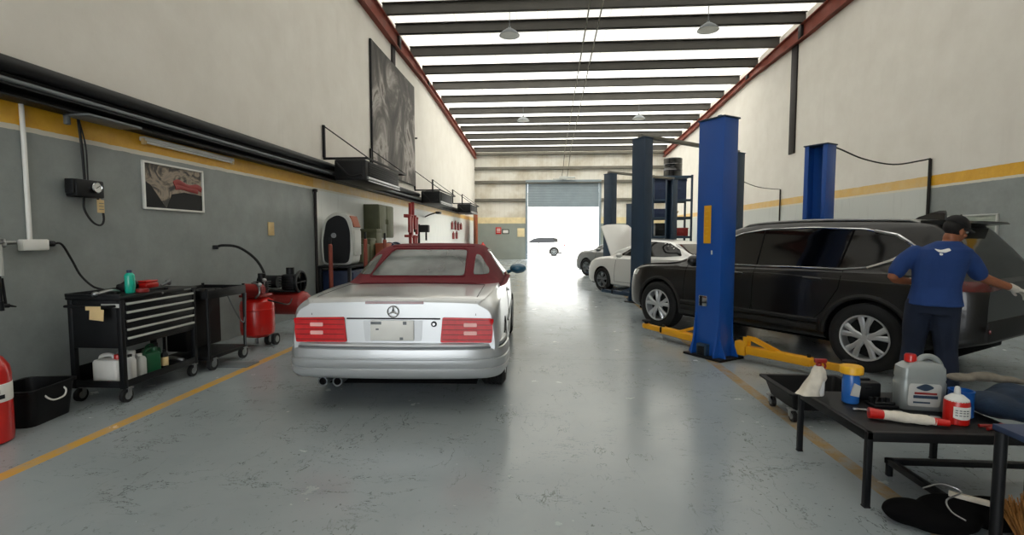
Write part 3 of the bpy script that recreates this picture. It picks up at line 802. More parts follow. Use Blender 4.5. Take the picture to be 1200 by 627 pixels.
def simple_car(label, loc, rz, m, L=4.5, H=1.42, kind='coupe', hood_open=False, group=None, m_rim='grey'):
    root = thing('car', label, 'car', loc, rz, group)
    w0 = .90
    if kind == 'coupe':
        top = [(0, .82), (.05, .92), (.15, .99), (.7, 1.05), (1.15, 1.22), (1.6, H-.03), (2.0, H), (2.4, H-.02), (2.8, H-.16), (3.15, 1.12), (3.3, .99), (3.9, .91), (4.25, .78), (4.4, .68), (L, .6)]
    else:
        top = [(0, .95), (.04, 1.0), (.12, 1.12), (.35, 1.36), (.6, H-.02), (1.2, H), (2.0, H-.01), (2.5, H-.12), (3.0, 1.18), (3.25, 1.02), (3.9, .93), (4.3, .8), (L, .62)]
    K = dict(zb=[(0, .42), (.3, .28), (.7, .2), (3.9, .2), (L, .3)],
             w=[(0, .68), (.06, .78), (.25, .86), (.8, w0), (3.4, w0), (4.0, .86), (4.3, .74), (L, .56)],
             belt=[(0, .82), (.4, .95), (3.2, .90), (4.0, .82), (L, .55)], top=top,
             wt=[(0, .60), (.5, .64), (1.5, .55), (2.4, .55), (3.2, .72), (4.0, .72), (L, .4)])
    st = sorted(set([0, .02, .05]+[round(.1+.1*k, 3) for k in range(43)]+[4.43, 4.47, L]))
    body = car_hull('body', M[m], root, st, K, [(.85, .32), (3.55, .32)], .365, w0)
    bv = bvh_of(body)
    if kind == 'coupe': pl = [(2.95, .99), (2.45, 1.31), (2.0, 1.36), (1.5, 1.33), (1.1, 1.17), (.95, 1.04), (1.4, 1.0)]
    else: pl = [(2.95, 1.0), (2.4, 1.32), (2.0, 1.39), (.9, 1.39), (.62, 1.33), (.55, 1.08), (1.2, 1.03)]
    for s, ax in ((-1, 'L'), (1, 'R')):
        decal(bv, roundpoly(pl[::-s] if s > 0 else pl, .04), ax, 'side_window', M['glass'], root, .06, .004, .008)
        t = MB(); line_on(bv, [(2.05, 1.36), (2.02, 1.0), (2.05, .3)], ax, .006 if kind == 'coupe' else .02, 0, mb=t); line_on(bv, [(3.0, .98), (3.05, .3), (2.0, .3)], ax, .005, 0, mb=t); t.build('door_seam', M['blackpl'], root)
        t = MB(); line_on(bv, [(2.1, .86), (2.25, .86)], ax, .013, .01, mb=t); t.build('door_handle', M[m], root)
        mo = MB(); mo.sph((s*.99, 2.75, 1.0), (.1, .07, .06), 14); mo.build('wing_mirror', M[m], root)
        decal(bv, [(s*.45, .62), (s*.74, .64), (s*.74, .76), (s*.5, .72)][::-s], 'F', 'headlamp', M['head'], root, .05, .006, .012)
        decal(bv, [(s*.5, .74), (s*.78, .74), (s*.78, .9), (s*.55, .9)][::s], 'B', 'tail_lamp', M['lamp'], root, .05, .006, .012)
        for y in (.85, 3.55): wheel(root, (s*.79, y, .32), .32, .21, .21, s, 5, True, m_rim)
    zr = (.4, 1.04) if kind != 'coupe' else (.98, 1.2)
    decal(bv, roundpoly([(-.55, 1.06), (.55, 1.06), (.48, 1.30), (-.48, 1.30)], .05), 'B', 'rear_window', M['glass'], root, .06, .004, .008)
    decal(bv, roundpoly([(-.6, 3.12), (-.48, 2.6), (.48, 2.6), (.6, 3.12)], .05), 'T', 'windscreen', M['glass'], root, .06, .004, .008)
    t = MB(); t.box((0, L-.04, .45), (1.0, .08, .14), .03); t.build('grille', M['black'], root)
    t = MB(); t.span((-.7, .25, .18), (.7, 4.2, .26), .02); t.build('underbody', M['well'], root)
    if hood_open:
        decal(bv, roundpoly([(-.62, 3.4), (.62, 3.4), (.5, 4.25), (-.5, 4.25)], .05), 'T', 'engine_bay', M['black'], root, .08, .006, .02)
        t = MB(); rs = []
        for k in range(9):
            u = k/8; wv = .70-.16*u**2; ring = []
            L0 = 1.02
            ang = R(52); 
            bow = .10*math.sin(PI*min(1, u*1.0))*.8
            y = 3.34+math.cos(ang)*L0*u; z = 1.0+math.sin(ang)*L0*u
            ny, nz = -math.sin(ang), math.cos(ang)
            for side in (1, -1):
                for j in range(9):
                    q = -1+2*j/8; q *= side; cr = bow*.6+.05*(1-q*q)-(0.05 if abs(q) > .95 else 0)
                    th = 0 if side > 0 else -.03
                    ring.append(Vector((q*wv, y+ny*(cr+th), z+nz*(cr+th))))
            rs.append(ring)
        t.rings(rs).build('bonnet', M[m], root, angle=50)
        t = MB(); t.cyl((.55, 3.7, .9), (.58, 3.85, 1.55), .012); t.build('bonnet_stay', M['black'], root)
    return root

# ------------------------------------------------------------------ two-post lifts
def c_column(h, w=.36, d=.26, t=.022, lip=.07):
    """channel column, closed back on local -x, open towards +x"""
    x0, x1, y0, y1 = -d/2, d/2, -w/2, w/2
    poly = [(x0, y0), (x1, y0), (x1, y0+lip), (x1-t, y0+lip), (x1-t, y0+t), (x0+t, y0+t), (x0+t, y1-t), (x1-t, y1-t), (x1-t, y1-lip), (x1, y1-lip), (x1, y1), (x0, y1)]
    return MB().prism(poly, .03, h, 'xy', .004)

def place(mb, loc, rz):
    bmesh.ops.transform(mb.bm, matrix=Matrix.Translation(loc) @ Matrix.Rotation(rz, 4, 'Z'), verts=mb.bm.verts); return mb

def lift_side(root, loc, rz, h, mcol, marm, detail):
    col = place(c_column(h), loc, rz).build('column', M[mcol], root)
    t = MB(); t.box((0, 0, .015), (.44, .56, .03), .006)
    place(t, loc, rz).build('base_plate', M['black'], root)
    t = MB()
    for s in (-1, 1):
        t.prism([(-.13, .03), (-.13, .55), (-.16, .25), (-.21, .03)], s*.165-.012, s*.165+.012, 'xz')
        t.prism([(s*.18, .5), (s*.19, .25), (s*.27, .03), (s*.17, .03)], -.125, -.105, 'yz')
        t.prism([(s*.18, .5), (s*.19, .25), (s*.27, .03), (s*.17, .03)], .105, .125, 'yz')
    place(t, loc, rz).build('gusset', M[mcol], col)
    t = MB(); t.box((0, 0, h+.008), (.29, .39, .02), .004)
    if detail:
        t.box((-.05, -.06, h+.03), (.05, .05, .04), .008); t.box((-.02, .08, h+.025), (.04, .04, .03), .008)
    place(t, loc, rz).build('cap_plate', M['bluedk' if detail else mcol], col)
    t = MB(); t.box((.05, 0, .42), (.22, .26, .62), .02); t.box((.16, 0, .16), (.14, .34, .16), .015)
    place(t, loc, rz).build('carriage', M['black'], root)
    if not detail and marm is None: return
    for s in (-1, 1):
        # swing arm: hinge block, square tube with a bracing gusset, sliding extension, pad
        t = MB()
        p0 = Vector((.16, s*.22, .14)); d = Vector((.10, s*1, 0)).normalized(); q = Vector((-d.y, d.x, 0))
        ang = math.atan2(d.y, d.x)
        t.box(p0+d*.06, (.13, .10, .17), .01, (0, 0, ang))
        t.box(p0+d*.50+Vector((0, 0, -.01)), (.72, .105, .095), .008, (0, 0, ang))
        pr = MB()
        for o in (-.045, .035):
            rs = [(p0+d*.10+q*o+Vector((0, 0, .03))), (p0+d*.10+q*o+Vector((0, 0, .15))), (p0+d*.20+q*o+Vector((0, 0, .15))), (p0+d*.52+q*o+Vector((0, 0, .035))), (p0+d*.44+q*o+Vector((0, 0, .035))), (p0+d*.19+q*o+Vector((0, 0, .115))), (p0+d*.15+q*o+Vector((0, 0, .115))), (p0+d*.15+q*o+Vector((0, 0, .03)))]
            t.rings([rs, [v+q*.012 for v in rs]])
        arm = place(t, loc, rz).build('swing_arm', M[marm], root)
        t = MB(); t.box(p0+d*1.0+Vector((0, 0, -.012)), (.46, .078, .07), .006, (0, 0, ang)); t.lathe([(.05, -.04), (.06, -.02), (.06, .02), (.045, .03)], p0+d*1.22+Vector((0, 0, .0)), 18)
        place(t, loc, rz).build('arm_extension', M[marm], arm)
        t = MB(); t.lathe([(.03, 0), (.03, .03), (.065, .035), (.065, .055), (.05, .06)], p0+d*1.22+Vector((0, 0, .025)), 20)
        place(t, loc, rz).build('lifting_pad', M['rubber'], arm)
        t = MB(); c = p0+d*.83; t.cyl(c+Vector((0, 0, -.06)), c+Vector((0, 0, .07)), .018, seg=10); t.box(c+q*.05, (.03, .03, .08), .005)
        place(t, loc, rz).build('lock_pin', M['black'], arm)
    return col

def build_lifts():
    rz = R(33.5)
    A, B = (2.09, 6.30), (4.45, 8.52)
    root = thing('two_post_lift', 'blue two-post lift with yellow swing arms around the dark SUV', 'car lift', (A[0], A[1], 0))
    L = (0, 0, 0); a2 = rz
    col = lift_side(root, L, a2, 2.90, 'blue', 'yellow', True)
    col2 = lift_side(root, (B[0]-A[0], B[1]-A[1], 0), a2+PI, 2.96, 'blue', 'yellow', True)
    t = MB(); t.box((-.135, .02, 1.64), (.012, .10, .46), .004)
    lb = place(t, L, a2).build('capacity_sticker', M['yellow'], col)
    t = MB()
    for k, z in enumerate((1.80, 1.74, 1.68, 1.60, 1.55, 1.50)): t.box((-.142, .02+.01*(k % 2), z), (.003, .05-.01*(k % 3), .018), .001)
    place(t, L, a2).build('sticker_print', M['yellowbr'], lb)
    t = MB(); t.box((-.14, .05, .70), (.03, .12, .13), .006); cb = place(t, L, a2).build('valve_box', M['chrome'], col)
    t = MB(); t.box((-.157, .075, .70), (.006, .035, .12), .002); place(t, L, a2).build('valve_plate', M['black'], cb)
    t = MB(); t.box((-.134, -.05, 1.30), (.006, .022, .05), .003); place(t, L, a2).build('small_sticker', M['white'], col)
    t = MB(); t.span((-.20, -.05, .03), (-.128, .09, .17), .004); pk = place(t, L, a2).build('cover_box', M['bluedk'], col)
    t = MB(); t.span((-.205, -.03, .03), (-.195, .07, .145), .004); place(t, L, a2).build('cover_opening', M['black'], pk)
    # second lift, round the white coupe, with an overhead beam
    def overhead(A, B, hA, label, nm):
        d = Vector((B[0]-A[0], B[1]-A[1], 0)); rz = math.atan2(d.y, d.x)
        r = thing('two_post_lift', label, 'car lift', (A[0], A[1], 0), rz)
        lift_side(r, (0, 0, 0), 0, hA, 'bluedk', 'bluedk', False)
        lift_side(r, (d.length, 0, 0), PI, hA, 'bluedk', 'bluedk', False)
        t = MB(); t.span((-.1, -.06, hA+.02), (d.length+.1, .06, hA+.10), .01); t.build('overhead_beam', M['girt'], r)
        return r
    overhead((2.12, 11.3), (4.95, 13.55), 3.64, 'dark blue-grey lift with an overhead beam in front of the white coupe', 'm')
    overhead((2.20, 17.45), (4.75, 19.4), 3.62, 'farthest lift with an overhead beam, left of the open bonnet of the white coupe', 'f')
    d = thing('two_post_lift', 'low blue lift posts far back between the two overhead-beam lifts', 'car lift', (3.75, 22.4, 0), R(60))
    lift_side(d, (0, 0, 0), 0, 2.9, 'bluedk', None, False); lift_side(d, (1.9, 0, 0), PI, 2.9, 'bluedk', None, False)

# ------------------------------------------------------------------ left wall
def build_left_wall():
    X = XL
    # service pipes along the wall
    def run(name, m, pts, r, label, cat, **k):
        t = MB(); t.tube(pts, r, 12); o = t.build(name, M[m]); tag(o, label, cat, **k); return o
    t = MB(); t.tube([(X+.14, YB+.2, 2.90), (X+.14, 9.8, 2.93), (X+.14, 17.2, 2.93)], .072, 14)
    for y in (-2, .5, 3.2, 5.8, 7.45, 8.35, 9.75, 14, 16.5): t.box((X+.09, y, 2.965), (.16, .03, .05), .004)
    tag(t.build('exhaust_hose_rail', M['black']), 'thick black round pipe, uppermost of the rails along the left wall', 'pipe')
    t = MB(); t.tube([(X+.17, YB+.2, 2.785), (X+.17, 17.2, 2.785)], .024, 10)
    tag(t.build('air_pipe', M['grey']), 'thin grey pipe between the two black rails on the left wall', 'pipe')
    t = MB(); t.prism([(X+.01, 2.65), (X+.20, 2.65), (X+.20, 2.665), (X+.03, 2.665), (X+.03, 2.735), (X+.20, 2.735), (X+.20, 2.75), (X+.03, 2.75), (X+.03, 2.92), (X+.01, 2.92)], YB+.2, 26.5, 'xz', .003)
    tag(t.build('cable_channel', M['black']), 'black steel channel along the left wall just above the yellow band', 'cable tray')
    t = MB(); t.box((X+.20, 4.75, 2.637), (.26, .62, .02), .004); t.box((X+.09, 4.46, 2.60), (.04, .04, .10), .004)
    tag(t.build('shelf_bracket', M['grey']), 'grey bracket plate under the black channel above the gauge box', 'bracket')
    # white conduit, socket box, plug and lead
    r = thing('socket_box', 'white socket box with a conduit running down from the yellow band', 'socket', (X, 4.14, 1.37))
    t = MB(); t.box((.03, 0, .05), (.06, .235, .10), .012); t.build('box', M['white'], r)
    t = MB(); t.tube([(.018, -.02, .10), (.018, -.02, .9), (.018, -.025, 1.28)], .019, 10); t.build('conduit', M['white'], r)
    t = MB(); t.box((.03, .15, .06), (.045, .07, .05), .012); t.tube([(.03, .18, .06), (.05, .24, .05), (.06, .32, -.10), (.08, .38, -.25), (.18, .40, -.36), (.3, .40, -.395)], .010, 8, 6); t.build('plug_lead', M['blackpl'], r)
    # gauge box
    r = thing('gauge_box', 'small black wall box with a round gauge and a hanging tag', 'gauge', (X, 4.64, 1.88))
    t = MB(); t.box((.06, 0, .085), (.12, .30, .17), .012); t.box((.06, -.155, .10), (.09, .03, .14), .008); t.build('housing', M['black'], r)
    t = MB(); t.lathe([(.052, 0), (.055, .02), (.048, .028), (.044, .02)], (.12, .05, .10), 28, (0, PI/2, 0)); g = t.build('bezel', M['chrome'], r)
    t = MB(); t.lathe([(.045, 0), (.045, .005)], (.138, .05, .10), 28, (0, PI/2, 0)); t.build('dial', M['white'], g)
    t = MB(); t.box((.145, .055, .105), (.003, .05, .006), .001, (.6, 0, 0)); t.build('needle', M['black'], g)
    t = MB(); t.tube([(.03, .03, .17), (.03, .02, .45), (.03, -.005, .77)], .012, 8, 4); t.tube([(.045, .05, .17), (.045, .045, .5), (.03, .0, .77)], .007, 8, 4)
    t.tube([(.06, -.02, 0), (.07, -.03, -.12), (.09, .03, -.24), (.09, .12, -.27), (.08, .17, -.20), (.07, .15, -.05), (.06, .13, 0)], .010, 8, 6); t.build('cable', M['black'], r)
    t = MB(); t.box((.09, .13, -.08), (.006, .09, .13), .002, (0, 0, .1)); t.box((.085, .13, .0), (.004, .01, .06)); tg = t.build('tag', M['paper'], r)
    t = MB()
    for z in (-.05, -.08, -.11): t.box((.0945, .13, z), (.002, .06, .006))
    t.build('tag_print', M['grey'], tg)
    # framed picture
    r = thing('framed_picture', 'white-framed photograph with a red and black design on the left wall', 'picture', (X, 5.90, 1.81))
    t = MB()
    for a, b in (((0, -.5, 0), (.03, .5, .022)), ((0, -.5, .53), (.03, .5, .552)), ((0, -.5, .02), (.03, -.475, .54)), ((0, .475, .02), (.03, .5, .54))): t.span(a, b, .003)
    t.build('frame', M['white'], r)
    t = MB(); t.span((.002, -.48, .02), (.012, .48, .535)); pc = t.build('print', poster_material('picture_print', [(.0, '#2a2a2b'), (.42, '#45423f'), (.52, '#a39483'), (.6, '#8d8377'), (.75, '#37393a')], 3.0, (1, 1.3, 1.6)), r)
    t = MB(); 
    t.prism([(-.48, .02), (-.15, .02), (-.22, .10), (-.38, .28), (-.48, .33)], .0125, .014, 'yz'); t.prism([(-.15, .02), (.48, .02), (.48, .22), (.15, .24), (-.06, .20)], .0125, .0145, 'yz'); t.build('dark_shapes', M['blackpl'], pc)
    t = MB(); t.tube([(.016, -.02, .33), (.016, .05, .36), (.016, .15, .33), (.016, .25, .31), (.016, .38, .33), (.016, .47, .30)], .035, 8, 4, flat=(1, .12)); t.tube([(.017, .0, .29), (.017, .1, .30), (.017, .2, .29), (.017, .4, .27)], .03, 8, 4, flat=(1, .12)); t.build('red_shapes', M['reddk'], pc)
    # fluorescent batten
    r = thing('strip_light', 'unlit white fluorescent batten fixed over the yellow band', 'light', (X, 6.2, 2.545))
    t = MB(); t.box((.04, 0, .055), (.075, 1.62, .05), .01); t.build('batten', M['whitedull'], r)
    t = MB(); t.cyl((.05, -.78, .018), (.05, .78, .018), .013); t.build('tube', M['white'], r)
    for s in (-1, 1):
        t = MB(); t.box((.05, s*.795, .025), (.05, .035, .07), .008); t.build('lamp_holder', M['paper'], r)
    # outlets
    t = MB(); t.box((X+.012, 8.03, 1.62), (.024, .16, .22), .006); t.box((X+.026, 8.03, 1.66), (.008, .09, .05), .004); t.box((X+.026, 8.03, 1.58), (.008, .09, .05), .004)
    tag(t.build('wall_socket', M['paper']), 'cream double socket high on the grey part of the left wall', 'socket')
    t = MB(); t.box((X+.01, 8.57, .86), (.02, .08, .16), .005); t.box((X+.022, 8.57, .86), (.008, .04, .07), .003)
    tag(t.build('wall_switch', M['white']), 'small white switch plate low on the left wall behind the compressor', 'switch')
    # hose from the wall
    t = MB(); t.tube([(X+.02, 6.60, 1.345), (X+.12, 6.62, 1.37), (X+.28, 6.72, 1.34), (X+.45, 6.82, 1.18), (X+.55, 6.86, .98), (X+.58, 6.86, .78)], .018, 8, 6); t.cyl((X, 6.58, 1.345), (X+.06, 6.60, 1.345), .028)
    tag(t.build('air_hose', M['blackpl']), 'black hose arching from the left wall down to the red compressor', 'hose')
    # dark conduit at the bay change
    t = MB(); t.cyl((X+.03, 9.62, 0), (X+.03, 9.62, 2.42), .028); t.box((X+.03, 9.62, 2.40), (.07, .09, .06), .01)
    tag(t.build('wall_conduit', M['stub']), 'dark vertical conduit on the left wall where the wall turns paler from painted-in glare', 'pipe')
    # big dark poster
    r = thing('poster', 'tall grey and black picture panel high on the left wall', 'poster', (X+.012, 15.0, 3.22))
    t = MB(); t.span((.0, -2.12, 0), (.05, 2.12, 3.38), .01); t.build('panel', M['black'], r)
    t = MB(); t.span((.05, -2.09, .03), (.056, 2.10, 3.35)); t.build('print', poster_material('dark_poster_print', [(.2, '#242221'), (.40, '#3c3936'), (.50, '#56514d'), (.57, '#8d8782'), (.61, '#a8a29c'), (.66, '#5c544f'), (.8, '#393532')], .95, (1, 1.0, .8), .8), r)
    t = MB(); t.box((X+.05, 17.3, 4.9), (.1, .03, .05), .005); tag(t.build('wall_hook', M['black']), 'small black hook on the wall right of the tall poster', 'hook')
    # caged air units on brackets
    for i, (y0, lab) in enumerate(((10.06, 'nearest black air unit on a wall bracket, left of the tall poster'), (17.15, 'middle black air unit on a wall bracket, just past the tall poster'), (24.2, 'farthest black air unit on a wall bracket near the far corner'))):
        L = 2.75
        if i == 0:
            r = thing('air_conditioner', lab, 'air unit', (X, y0, 2.6), 0, 'black air units along the left wall')
            t = MB(); t.span((.26, -.05, .04), (.92, 2.25, .46), .03); t.build('casing', M['black'], r)
            t = MB(); t.span((.90, .10, .14), (.935, 2.1, .42), .01); gl = t.build('grille', M['blackpl'], r)
            t = MB()
            for k in range(6): t.box((.94, 1.1, .17+k*.045), (.02, 1.95, .012), .003, (0, .5, 0))
            t.build('louvre', M['blackpl'], gl)
            t = MB(); t.tube([(.93, .02, .10), (.93, 2.2, .10)], .028, 8); t.tube([(.95, .02, .035), (.95, 2.2, .035)], .014, 8); t.build('lower_rail', M['steel'], r)
            t = MB(); t.span((.28, -.062, .10), (.86, -.048, .42), .02); t.tube([(.3, -.06, .40), (.4, -.09, .30), (.6, -.08, .12), (.85, -.07, .15)], .03, 8, 5); t.build('side_duct', M['blackpl'], r)
            for y in (0, L):
                t = MB(); t.box((.035, y, .84), (.05, .05, .66), .004); t.box((.48, y, .49), (.92, .045, .045), .004); t.tube([(.04, y, 1.15), (.95, y, .50)], .012, 6); t.build('bracket', M['black'], r)
            t = MB(); t.box((.94, 1.38, .49), (.04, 2.8, .04), .004); t.build('edge_bar', M['black'], r)
            first = r
        else:
            dup(first, (X, y0, 2.6), 0, lab)
    # a light arm lamp on the far part of the wall
    t = MB(); t.tube([(X+.02, 18.6, 2.22), (X+.3, 18.3, 2.3), (X+.75, 17.6, 2.35)], .025, 8, 3); t.box((X+.78, 17.5, 2.32), (.16, .3, .08), .02)
    tag(t.build('swing_arm_lamp', M['black']), 'dark jointed arm reaching out from the pale left wall under the middle air unit', 'lamp')
    for k, (y, z, h) in enumerate(((24.0, 1.98, .22), (24.9, 2.0, .26), (25.7, 1.97, .24), (26.5, 1.99, .2), (24.3, 1.50, .2), (25.2, 1.52, .22))):
        t = MB(); t.box((X+.041, y, z), (.08, .30, h*1.5), .02); t.box((X+.041, y, z+h*.85), (.04, .12, .1), .01)
        tag(t.build('hand_tool', M['reddk']), 'dark red tool hanging on the pale wall near the far corner', 'tool', 'red tools hung on the far left wall')

# ------------------------------------------------------------------ left floor
def bottle(name, label, loc, r, h, m, capm, rz=0, cat='bottle', neck=.35, square=False, group=None, caph=.04, shoulder=.75, labm=None, oval=1):
    t_ = thing(name, label, cat, loc, rz, group)
    t = MB()
    if square:
        def ring(s, z, k=.25): return [Vector((x*s*r, y*s*r*oval, z)) for x, y in roundpoly([(-1, -1), (1, -1), (1, 1), (-1, 1)], k*2)]
        t.rings([ring(.94, 0), ring(1, .01), ring(1, h*shoulder), ring(.82, h*(shoulder+.10)), ring(neck, h*(shoulder+.17)), ring(neck, h-caph)])
    else:
        t.lathe([(r*.92, 0), (r, .008), (r, h*shoulder), (r*.85, h*(shoulder+.07)), (r*neck, h*(shoulder+.15)), (r*neck, h-caph)], seg=24)
        if oval != 1: bmesh.ops.scale(t.bm, vec=(1, oval, 1), verts=t.bm.verts)
    t.build('bottle_body', M[m], t_)
    t = MB(); t.lathe([(r*neck*1.25, h-caph), (r*neck*1.25, h-.005), (r*neck*1.1, h)], seg=20); t.build('cap', M[capm], t_)
    if labm:
        t = MB()
        if square: t.box((0, -r*oval-.001, h*.38), (r*1.5, .004, h*.42), .001)
        else: t.lathe([(r+.0012, h*.18), (r+.0018, h*.19), (r+.0018, h*.62), (r+.0012, h*.63)], seg=24)
        t.build('bottle_label', M[labm], t_)
    return t_

def caster(root, x, y, r=.05, w=.035, m='black', top=.14):
    t = MB(); t.cyl((x-w/2, y, r), (x+w/2, y, r), r, seg=24); wo = t.build('caster_wheel', M['rubber'], root)
    t = MB(); t.cyl((x-w/2-.004, y, r), (x+w/2+.004, y, r), r*.55, seg=20); t.build('caster_hub', M['steel'], wo)
    t = MB()
    for s in (-1, 1): t.box((x+s*(w/2+.008), y+.012, r+(top-r)*.45), (.006, .04, (top-r)*1.1), .002)
    t.box((x, y+.015, top-.012), (w+.04, .06, .012), .003); t.build('caster_fork', M['steel'], root)

def build_left_floor():
    # extinguisher
    r = thing('fire_extinguisher', 'large red fire extinguisher at the left edge of the picture', 'fire extinguisher', (-4.02, 3.24, 0))
    t = MB(); t.lathe([(.10, .0), (.135, .015), (.14, .06), (.14, .50), (.132, .56), (.10, .62), (.05, .655), (.03, .66), (.03, .70)], seg=36); t.build('cylinder', M['red'], r)
    t = MB(); t.lathe([(.1405, .31), (.1425, .312), (.1425, .438), (.1405, .44)], seg=36); lb = t.build('paper_band', M['white'], r)
    t = MB()
    for a, z, w in ((-1.0, .395, .03), (-.72, .37, .05), (-.5, .35, .03), (-.85, .34, .02), (-.3, .39, .04), (-.1, .35, .04)):
        t.box((.1435*math.cos(a), .1435*math.sin(a), z), (.003, w, .03), .001, (0, 0, a))
    t.build('band_print', M['black'], lb)
    t = MB(); t.cyl((0, 0, .69), (0, 0, .76), .028); t.box((.03, -.02, .78), (.16, .03, .03), .008); t.box((.03, -.02, .82), (.16, .03, .02), .006, (0, -.2, 0)); t.build('valve', M['black'], r)
    t = MB(); t.tube([(0, .02, .73), (-.06, .08, .73), (-.14, .10, .6), (-.155, .08, .35), (-.15, .06, .2)], .014, 8, 5); t.build('hose', M['blackpl'], r)
    # black tub
    r = thing('tub', 'black open tub with a white wire handle beside the tool trolley', 'tub', (-4.20, 3.70, 0), R(8))
    t = MB()
    def rr(sx, sy, z): return [Vector((x, y, z)) for x, y in roundpoly([(-sx, -sy), (sx, -sy), (sx, sy), (-sx, sy)], .07)]
    t.rings([rr(.17, .20, 0), rr(.20, .225, .27), rr(.215, .24, .275), rr(.215, .24, .295), rr(.19, .215, .295), rr(.165, .195, .03)]); t.build('shell', M['blackpl'], r)
    t = MB(); t.tube([(.19, -.09, .225), (.215, -.085, .20), (.225, -.04, .175), (.225, .05, .18), (.215, .085, .22), (.19, .09, .245)], .007, 8, 5); t.build('handle', M['white'], r)
    # wall-hung jack strut
    r = thing('wall_strut', 'silver hydraulic strut with a black cross bar hung on the wall at the left edge', 'strut', (XL, 3.80, .9))
    t = MB(); t.box((.06, 0, .53), (.12, .09, .05), .01); t.tube([(.09, -.16, .545), (.09, .13, .545)], .018, 10); t.lathe([(.03, -.01), (.045, 0), (.045, .03), (.02, .04)], (.09, 0, .545), 20); t.build('bracket', M['steel'], r)
    t = MB(); t.cyl((.09, -.01, .27), (.09, -.01, .53), .032, seg=20); t.build('barrel', M['greylt'], r)
    t = MB(); t.cyl((.09, -.01, .02), (.09, -.01, .27), .014); t.cyl((.09, .03, .02), (.09, .012, .25), .010); t.build('rod', M['black'], r)
    t = MB(); t.cyl((.09, -.08, .035), (.09, .05, .015), .018); t.cyl((.09, .04, .02), (.10, .10, .0), .012, .006); t.cyl((.09, -.01, -.02), (.09, -.01, .06), .022); t.build('cross_bar', M['black'], r)

    # tool trolley, long side facing +x
    r = thing('tool_trolley', 'black five-drawer tool trolley with silver drawer edges', 'tool trolley', (-4.00, 4.58, 0))
    D, Wd = .25, .47
    t = MB()
    for sx in (-1, 1):
        for sy in (-1, 1): t.box((sx*(D-.02), sy*(Wd-.02), .545), (.045, .045, .83), .006)
    t.span((-D, -Wd, .50), (D-.012, Wd, .93), .008); t.build('cabinet', M['black'], r)
    t = MB(); t.span((-D-.01, -Wd-.015, .93), (D+.012, Wd+.015, .965), .01); t.span((-D-.01, -Wd-.015, .96), (-D+.012, Wd+.015, .99), .004); t.span((-D, -Wd-.015, .96), (D, -Wd+.006, .985), .004); t.build('top_tray', M['black'], r)
    for k in range(5):
        z1 = .905-k*.078; t = MB(); t.span((D-.014, -Wd+.05, z1-.07), (D+.004, Wd-.05, z1), .003)
        dr = t.build('drawer', M['black'], r)
        t = MB(); t.span((D+.004, -Wd+.05, z1-.022), (D+.02, Wd-.05, z1-.002), .004); t.build('drawer_edge', M['greylt'], dr)
    t = MB(); t.span((-D, -Wd, .14), (D, Wd, .17), .006); t.span((D-.012, -Wd, .165), (D, Wd, .205), .003); t.span((-D, -Wd, .165), (-D+.01, Wd, .32), .003); t.span((-D, -Wd, .165), (D, -Wd+.01, .205), .003); t.build('bottom_shelf', M['black'], r)
    t = MB(); t.tube([(-.2, -Wd-.0, .88), (-.2, -Wd-.075, .885), (.2, -Wd-.075, .885), (.2, -Wd, .88)], .012, 8); t.build('push_handle', M['black'], r)
    t = MB(); t.span((.07, -Wd-.004, .865), (.24, -Wd+.001, .90), .002); t.build('name_strip', M['greylt'], r)
    t = MB(); t.cyl((D+.004, .0, .945), (D+.018, .0, .945), .012); t.box((D+.012, .34, .945), (.004, .1, .012)); t.build('lock', M['steel'], r)
    for sx in (-1, 1):
        for sy in (-1, 1): caster(r, sx*(D-.03), sy*(Wd-.05), .06, .035)
    # things on and in the trolley
    T = Vector((-4.00, 4.58, .966))
    t = MB(); t.box((0, 0, 0), (.14, .004, .035), .001); t.box((.03, .0, -.055), (.13, .005, .10), .002, (0, .1, 0))
    tag(t.build('paper_note', M['paper'], loc=(-3.92, 4.58-.47-.092, .872)), 'cream paper folded over the push handle of the tool trolley', 'paper')
    bottle('spray_bottle', 'aqua green bottle with a dark nozzle standing on the tool trolley', T+Vector((.10, -.19, 0)), .042, .215, 'aqua', 'bluedrk', neck=.4, caph=.075)
    t = MB(); t.lathe([(.05, 0), (.055, .005), (.055, .03), (.045, .035)], seg=20); tag(t.build('small_tin', M['reddk'], loc=T+Vector((.17, -.13, 0))), 'flat red-brown tin next to the aqua bottle on the trolley', 'tin')
    t = MB(); t.box((0, 0, .035), (.11, .17, .06), .02); t.box((0, 0, .075), (.10, .16, .02), .01); tag(t.build('parts_box', M['red'], loc=T+Vector((-.05, .20, 0))), 'small red plastic box on the tool trolley top', 'box')
    t = MB(); t.tube([(.0, -.1, .03), (.02, -.02, .075), (.0, .06, .07), (-.02, .12, .03)], [.03, .035, .04, .03], 10, 4); t.box((.02, -.08, .04), (.09, .06, .07), .02); tag(t.build('air_drill', M['blackpl'], loc=T+Vector((-.08, -.02, 0))), 'black air drill lying on the trolley between bottle and red box', 'drill')
    t = MB(); t.tube([(0, -.05, .02), (.03, .0, .05), (.0, .06, .06), (-.03, .1, .02)], .016, 8, 4); t.box((0, .05, .045), (.04, .05, .05), .01); tag(t.build('clamp', M['grey'], loc=T+Vector((.0, .36, 0))), 'grey clamp on the far end of the trolley top', 'clamp')
    t = MB(); t.tube([(0, -.12, .015), (.02, 0, .04), (.01, .11, .015)], .017, 8, 4); t.sph((0, -.12, .022), (.03, .03, .022), 12); tag(t.build('ratchet', M['steel'], loc=T+Vector((.03, -.36, 0))), 'silver ratchet at the near end of the trolley top', 'tool')
